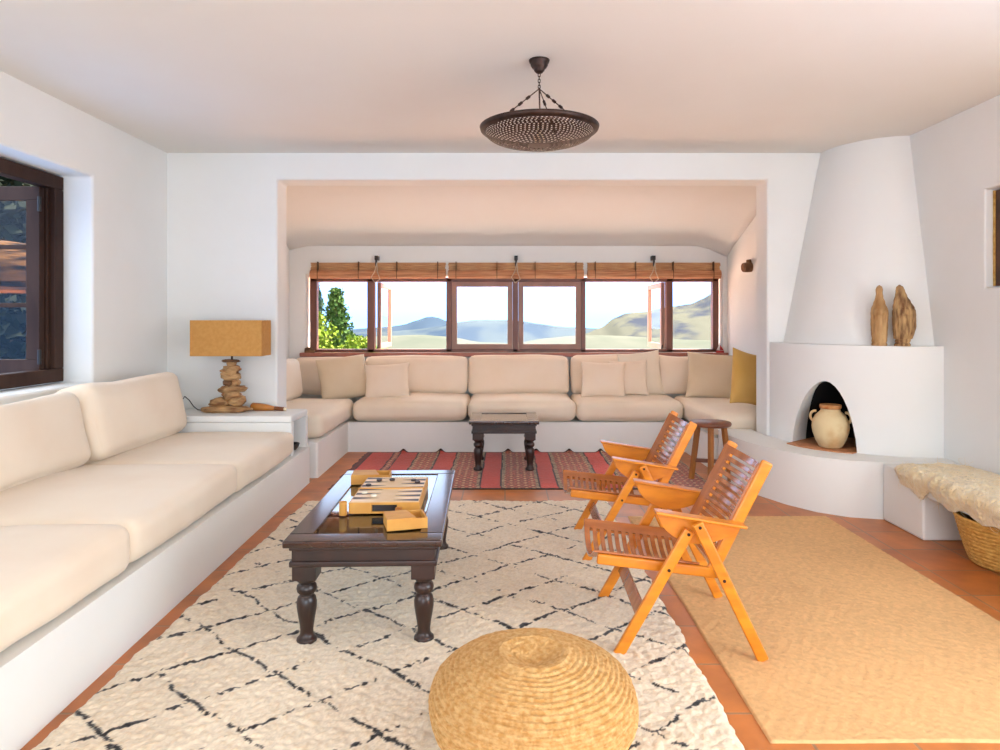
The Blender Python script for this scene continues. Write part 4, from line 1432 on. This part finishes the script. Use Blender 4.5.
def sheepskin():
    mb = MB()
    nu, nv = 90, 190
    Y0, Y1 = 4.12, 2.55
    top = 0.366
    def f(u, v):
        y = Y0 + (Y1 - Y0) * v
        # irregular outline
        hang = 0.045 + 0.055 * max(0, mnoise.noise(Vector((v * 7.3, 4.2, 0)))) + 0.03 * math.sin(v * 23) ** 2 + (0.05 * math.exp(-((v - 0.16) / 0.05) ** 2))
        hang += 0.035 * min(1, max(0, (v - 0.12) / 0.12))
        hang *= min(1, v / 0.05) * (1 - 0.55 * math.exp(-((v - 0.22) / 0.03) ** 2))
        back = 2.86 - 0.05 * mnoise.noise(Vector((v * 5, 9.1, 0))) - 0.30 * math.exp(-(v / 0.05) ** 2) * 0.5
        front = 2.405
        L1 = back - front
        s = u * (L1 + hang)
        r = 0.03
        if s < L1 - r:
            x, z = back - s, top + 0.020
            nx, nz_ = 0, 1
        else:
            d = s - (L1 - r)
            if d < r * PI / 2:
                a = d / r
                x, z = front + r - r * math.sin(a), top + 0.020 - r + r * math.cos(a)
                nx, nz_ = -math.sin(a), math.cos(a)
            else:
                d -= r * PI / 2
                x, z = front, top + 0.020 - r - d
                nx, nz_ = -1, 0
        e = min(u * 6, (1 - u) * 7, v * 22, 1.0)
        q = Vector((s * 1.0, y, 0))
        n = mnoise.noise(q * 7) * 0.6 + mnoise.noise(q * 24 + Vector((3, 0, 0))) * 0.5 + mnoise.noise(q * 55) * 0.35
        puff = (0.030 + 0.020 * n) * max(0.12, e) ** 0.6
        yy = y + 0.012 * mnoise.noise(q * 30 + Vector((0, 7, 0)))
        return (x + nx * puff, yy, z - 0.012 + nz_ * puff)
    mb.grid(f, nu, nv)
    o = mb.build('sheepskin', M['fleece'])
    md = o.modifiers.new('solid', 'SOLIDIFY'); md.thickness = 0.012; md.offset = -1
    # a coat of short wool on top of the hide
    ps = o.modifiers.new('wool', 'PARTICLE_SYSTEM').particle_system
    st = ps.settings
    st.type = 'HAIR'; st.count = 9000; st.hair_length = 0.030; st.hair_step = 3
    st.root_radius = 1.0; st.tip_radius = 0.3; st.radius_scale = 0.0022
    st.child_type = 'NONE'
    st.factor_random = 0.012; st.normal_factor = 0.015; st.effector_weights.gravity = 1.0
    st.tangent_factor = 0.0
    st.brownian_factor = 0.02
    st.use_advanced_hair = True
    return tag(o, 'cream fluffy sheepskin draped over the right-hand plaster bench', 'sheepskin')
sheepskin()

# ------------------------------------------------------------------ bamboo blinds
def blind(px0, px1, pc, label):
    t = thing('bamboo_blind', label, 'blind', (0, 0, 0), 0, 'rolled bamboo blinds above the alcove window')
    s = 667.0 / (YW - 0.05)
    x0, x1, xc = (px0 - 505) / s, (px1 - 505) / s, (pc - 505) / s
    mb = MB()
    z = 1.905
    while z > 1.79:
        mb.box(x0 + rnd.uniform(0, 0.012), x1 - rnd.uniform(0, 0.012), YW - 0.035, YW - 0.024, z - 0.0105, z)
        z -= 0.0115
    mb.build('slats', M['bamboo'], t)
    mb = MB()
    m = Matrix(((0, 0, 1, 0), (1, 0, 0, 0), (0, 1, 0, 0), (0, 0, 0, 1)))
    pts = [(YW - 0.05 + 0.036 * math.cos(2 * PI * k / 40) * (1 + 0.06 * (k % 2)), 1.776 + 0.044 * math.sin(2 * PI * k / 40) * (1 + 0.06 * (k % 2))) for k in range(40)]
    mb.prism(pts, x0 + 0.004, x1 - 0.004, 0, m)
    mb.build('roll', M['bamboo_roll'], t)
    for q in (0.06, 0.36, 0.64, 0.94):
        xx = x0 + (x1 - x0) * q
        mb = MB(); mb.box(xx - 0.003, xx + 0.003, YW - 0.092, YW - 0.038, 1.729, 1.912)
        mb.build('strap', M['drift_dark'], t)
    mb = MB(); mb.box(xc - 0.018, xc + 0.018, YW - 0.10, YW - 0.002, 1.93, 1.975); mb.box(xc - 0.010, xc + 0.010, YW - 0.105, YW - 0.085, 1.86, 1.95)
    mb.build('bracket', M['black'], t, bevel=0.002)
    mb = MB()
    mb.tube([(xc + 0.01, YW - 0.11, 1.90), (xc - 0.015, YW - 0.11, 1.80), (xc - 0.05, YW - 0.115, 1.74), (xc - 0.01, YW - 0.115, 1.68), (xc + 0.045, YW - 0.115, 1.72), (xc + 0.015, YW - 0.11, 1.80), (xc + 0.01, YW - 0.11, 1.90)], 0.005, 6)
    mb.build('cord', M['cord'], t)
    return t
blind(310, 446, 377, 'rolled bamboo blind above the bay with the trees, leftmost of three')
blind(448, 584, 516, 'rolled bamboo blind above the two closed sashes, middle of three')
blind(587, 721, 653, 'rolled bamboo blind above the rocky hillside view, rightmost of three')

# small things on the sill and wall
def peg():
    mb = MB()
    mb.tube([(AXR + 0.02, 6.58, 1.80), (2.39, 6.57, 1.80), (2.345, 6.56, 1.795)], [0.045, 0.05, 0.045], 16)
    mb.tube([(2.405, 6.57, 1.82), (2.40, 6.57, 1.875)], [0.03, 0.022], 12)
    return tag(mb.build('driftwood_peg', M['drift_dark']), 'knobby brown wooden peg sticking out of the alcove right wall', 'peg')
peg()
def toy_boat():
    t = thing('toy_boat', 'tiny red and white sailboat on the right end of the window sill', 'ornament', (2.345, 7.275, 0.924))
    mb = MB(); mb.prism([(-0.045, 0), (-0.02, -0.016), (0.03, -0.016), (0.045, 0), (0.03, 0.016), (-0.02, 0.016)], 0, 0.022)
    mb.build('hull', M['sail_red'], t, bevel=0.003)
    m = Matrix(((1, 0, 0, 0), (0, 0, 1, 0), (0, 1, 0, 0), (0, 0, 0, 1)))
    mb = MB(); mb.prism([(-0.038, 0.026), (-0.004, 0.026), (-0.004, 0.10)], -0.002, 0.002, 0, m)
    mb.build('sail', M['sail_white'], t)
    mb = MB(); mb.prism([(0.002, 0.026), (0.04, 0.026), (0.002, 0.085)], -0.002, 0.002, 0, m)
    mb.build('sail', M['sail_red'], t)
    mb = MB(); mb.tube([(-0.001, 0, 0.02), (-0.001, 0, 0.108)], 0.002, 8)
    mb.build('mast', M['drift_dark'], t)
    return t
toy_boat()
mb = MB(); mb.prism([(-0.05, -0.03), (0.06, -0.03), (0.05, 0.03), (-0.05, 0.03)], 0, 0.03); mb.blob((-0.01, 0, 0.035), (0.045, 0.028, 0.025), seed=4)
tag(mb.build('driftwood_lump', M['drift_dark'], loc=(-2.13, 7.275, 0.924)), 'small brown driftwood lump on the left end of the window sill', 'ornament')

# ------------------------------------------------------------------ outside: hills, trees, thatch
def ridge(name, material, D, pts, drop, depth, rough, seed, x_ext=(), nx=160, ny=26):
    """hillside whose crest passes through the listed directions at distance D and falls away towards the house"""
    rs = random.Random(seed)
    xs = [(p[0] - 505) / 667.0 * D for p in pts]
    zs = [1.28 + (320 - p[1]) / 667.0 * D for p in pts]
    mb = MB()
    def crest(x):
        if x <= xs[0]: return zs[0]
        if x >= xs[-1]: return zs[-1]
        for i in range(len(xs) - 1):
            if xs[i] <= x <= xs[i + 1]:
                f = (x - xs[i]) / (xs[i + 1] - xs[i])
                f = f * f * (3 - 2 * f) * 0.5 + f * 0.5
                return zs[i] + (zs[i + 1] - zs[i]) * f
    def f(u, v):
        x = xs[0] + (xs[-1] - xs[0]) * u
        y = D - depth * v
        z = crest(x) * 1.0 - drop * v ** 1.15
        q = Vector((x, y, seed * 31.0)) / D
        z += rough * D * (mnoise.noise(q * 14) * 0.6 + mnoise.noise(q * 40) * 0.35 + mnoise.noise(q * 110) * 0.2) * (0.25 + min(1, v * 4))
        return (x, y, z)
    mb.grid(f, nx, ny)
    def g(u, v):
        p = f(u, 0)
        return (p[0], D + depth * 0.4 * v, p[2] - drop * v)
    mb.grid(lambda u, v: g(1 - u, v), nx, 3)
    return tag(mb.build(name, material, merge=True), kind='structure')
def terrace():
    mb = MB(); mb.box(-7.0, 7.0, YW + 0.33, YW + 3.6, 0.2, 0.45)  # unseen slab, added pale and raised to bounce warm sun onto the alcove ceiling
    return struct(mb.build('bounce_terrace', mat('pale_bounce_terracotta', 'ecb494', 0.9, 'efbc9e', 4.0)))
terrace()
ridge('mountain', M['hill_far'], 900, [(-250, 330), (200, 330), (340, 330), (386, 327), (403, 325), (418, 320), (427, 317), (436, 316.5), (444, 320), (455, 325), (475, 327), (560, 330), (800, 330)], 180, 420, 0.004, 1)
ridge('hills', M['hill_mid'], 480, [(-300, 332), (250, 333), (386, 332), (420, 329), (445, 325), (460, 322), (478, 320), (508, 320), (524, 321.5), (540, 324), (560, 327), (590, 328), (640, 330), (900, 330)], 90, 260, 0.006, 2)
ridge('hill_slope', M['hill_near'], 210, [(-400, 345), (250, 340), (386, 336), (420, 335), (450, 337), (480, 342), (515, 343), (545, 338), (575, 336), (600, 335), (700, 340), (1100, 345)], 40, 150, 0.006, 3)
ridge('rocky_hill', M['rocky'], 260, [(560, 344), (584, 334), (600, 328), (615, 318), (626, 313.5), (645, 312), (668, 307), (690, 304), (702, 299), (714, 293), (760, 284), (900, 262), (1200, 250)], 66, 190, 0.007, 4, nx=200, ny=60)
ridge('terrain', M['hill_near'], 70, [(-900, 372), (200, 372), (500, 375), (900, 372), (1600, 372)], 6, 60, 0.004, 6)

def tree(name, label, loc, h, spread, material, n, seed, shape, lsize, trunk_r=0.06, group=None):
    rs = random.Random(seed)
    t = thing(name, label, 'tree' if 'shrub' not in name else 'shrub', loc, 0, group)
    mb = MB(); mb.tube([(0, 0, 0), (0.03, 0.02, h * 0.5), (0, 0, h * 0.97)], [trunk_r, trunk_r * 0.7, trunk_r * 0.15], 10)
    for k in range(14):
        z = h * rs.uniform(0.3, 0.9); a = rs.uniform(0, 2 * PI); L = shape(z / h) * spread * 0.9
        mb.tube([(0, 0, z), (math.cos(a) * L, math.sin(a) * L, z + 0.15 * L)], [trunk_r * 0.25, trunk_r * 0.06], 6)
    mb.build('trunk', M['bark'], t)
    mb = MB()
    centers = []
    for k in range(n // 40):
        z = h * (1 - rs.random() ** 1.25 * 0.85)
        r = spread * shape(z / h) * math.sqrt(rs.uniform(0.15, 1.0))
        a = rs.uniform(0, 2 * PI)
        centers.append((r * math.cos(a), r * math.sin(a), z, 0.10 + 0.16 * spread * shape(z / h)))
    for (cx, cy, cz, cr) in centers:
        for q in range(40):
            d = Vector((rs.gauss(0, 1), rs.gauss(0, 1), rs.gauss(0, 0.8))) * cr * 0.55
            p = Vector((cx, cy, cz)) + d
            u = Vector((rs.gauss(0, 1), rs.gauss(0, 1), rs.gauss(0, 1))).normalized()
            w = u.cross(Vector((rs.gauss(0, 1), rs.gauss(0, 1), rs.gauss(0, 1)))).normalized()
            s = lsize * rs.uniform(0.6, 1.3)
            mb.add([p - w * s * 0.35, p + u * s * 0.5 - w * s * 0.05, p + w * s * 0.35, p - u * s * 0.5 + w * s * 0.05], [(0, 1, 2, 3)], 0, False)
    mb.build('crown', M[material], t)
    return t
cone = lambda u: max(0.02, (1 - u) * 1.15)
ball = lambda u: max(0.05, math.sqrt(max(0, 1 - (2 * min(u, 0.999) - 0.9) ** 2 * 0.8)))
tree('conifer', 'green conifer with pointed top, right of the two trees in the left bay', (-4.05, 16.0, -3.2), 5.15, 1.35, 'leaf_pine', 9000, 21, cone, 0.10)
tree('conifer', 'taller grey-green conifer at the left edge of the alcove window', (-5.45, 19.0, -3.2), 5.6, 1.15, 'leaf_grey', 8000, 22, cone, 0.10)
tree('shrub', 'bright yellow-green bush below the conifers outside the alcove window', (-4.45, 14.6, -3.0), 4.45, 1.1, 'leaf_yellow', 9000, 23, ball, 0.10)
tree('shrub', 'low yellow-green bush right of the conifers outside the alcove window', (-3.10, 14.2, -3.2), 4.05, 0.75, 'leaf_yellow', 6000, 24, ball, 0.09)

# outside the left window
tree('tree', 'dark leafy tree seen through the left window', (-8.6, 11.2, -1.0), 5.2, 1.7, 'leaf_dark', 12000, 31, ball, 0.22, 0.12)
tree('shrub', 'dark shrub low outside the left window', (-4.75, 6.3, -1.0), 2.35, 0.7, 'leaf_dark', 8000, 32, ball, 0.18, 0.05)
def thatch():
    t = thing('thatched_parasol', 'reed-thatched parasol roof seen through the left window', 'parasol', (-6.0, 7.6, -1.0))
    mb = MB()
    mb.lathe([(0.88, 2.66), (0.94, 2.62), (0.99, 2.64), (0.985, 2.90), (0.96, 3.06), (0.90, 3.10), (0.05, 3.22), (0.01, 3.20), (0.80, 3.02), (0.88, 2.90)], 64, rf=lambda a, z: 1 + 0.02 * math.sin(a * 37))
    mb.build('roof', M['thatch'], t)
    mb = MB(); mb.tube([(0, 0, 0), (0, 0, 3.5)], 0.06, 12)
    mb.build('pole', M['bark'], t)
    return t
thatch()
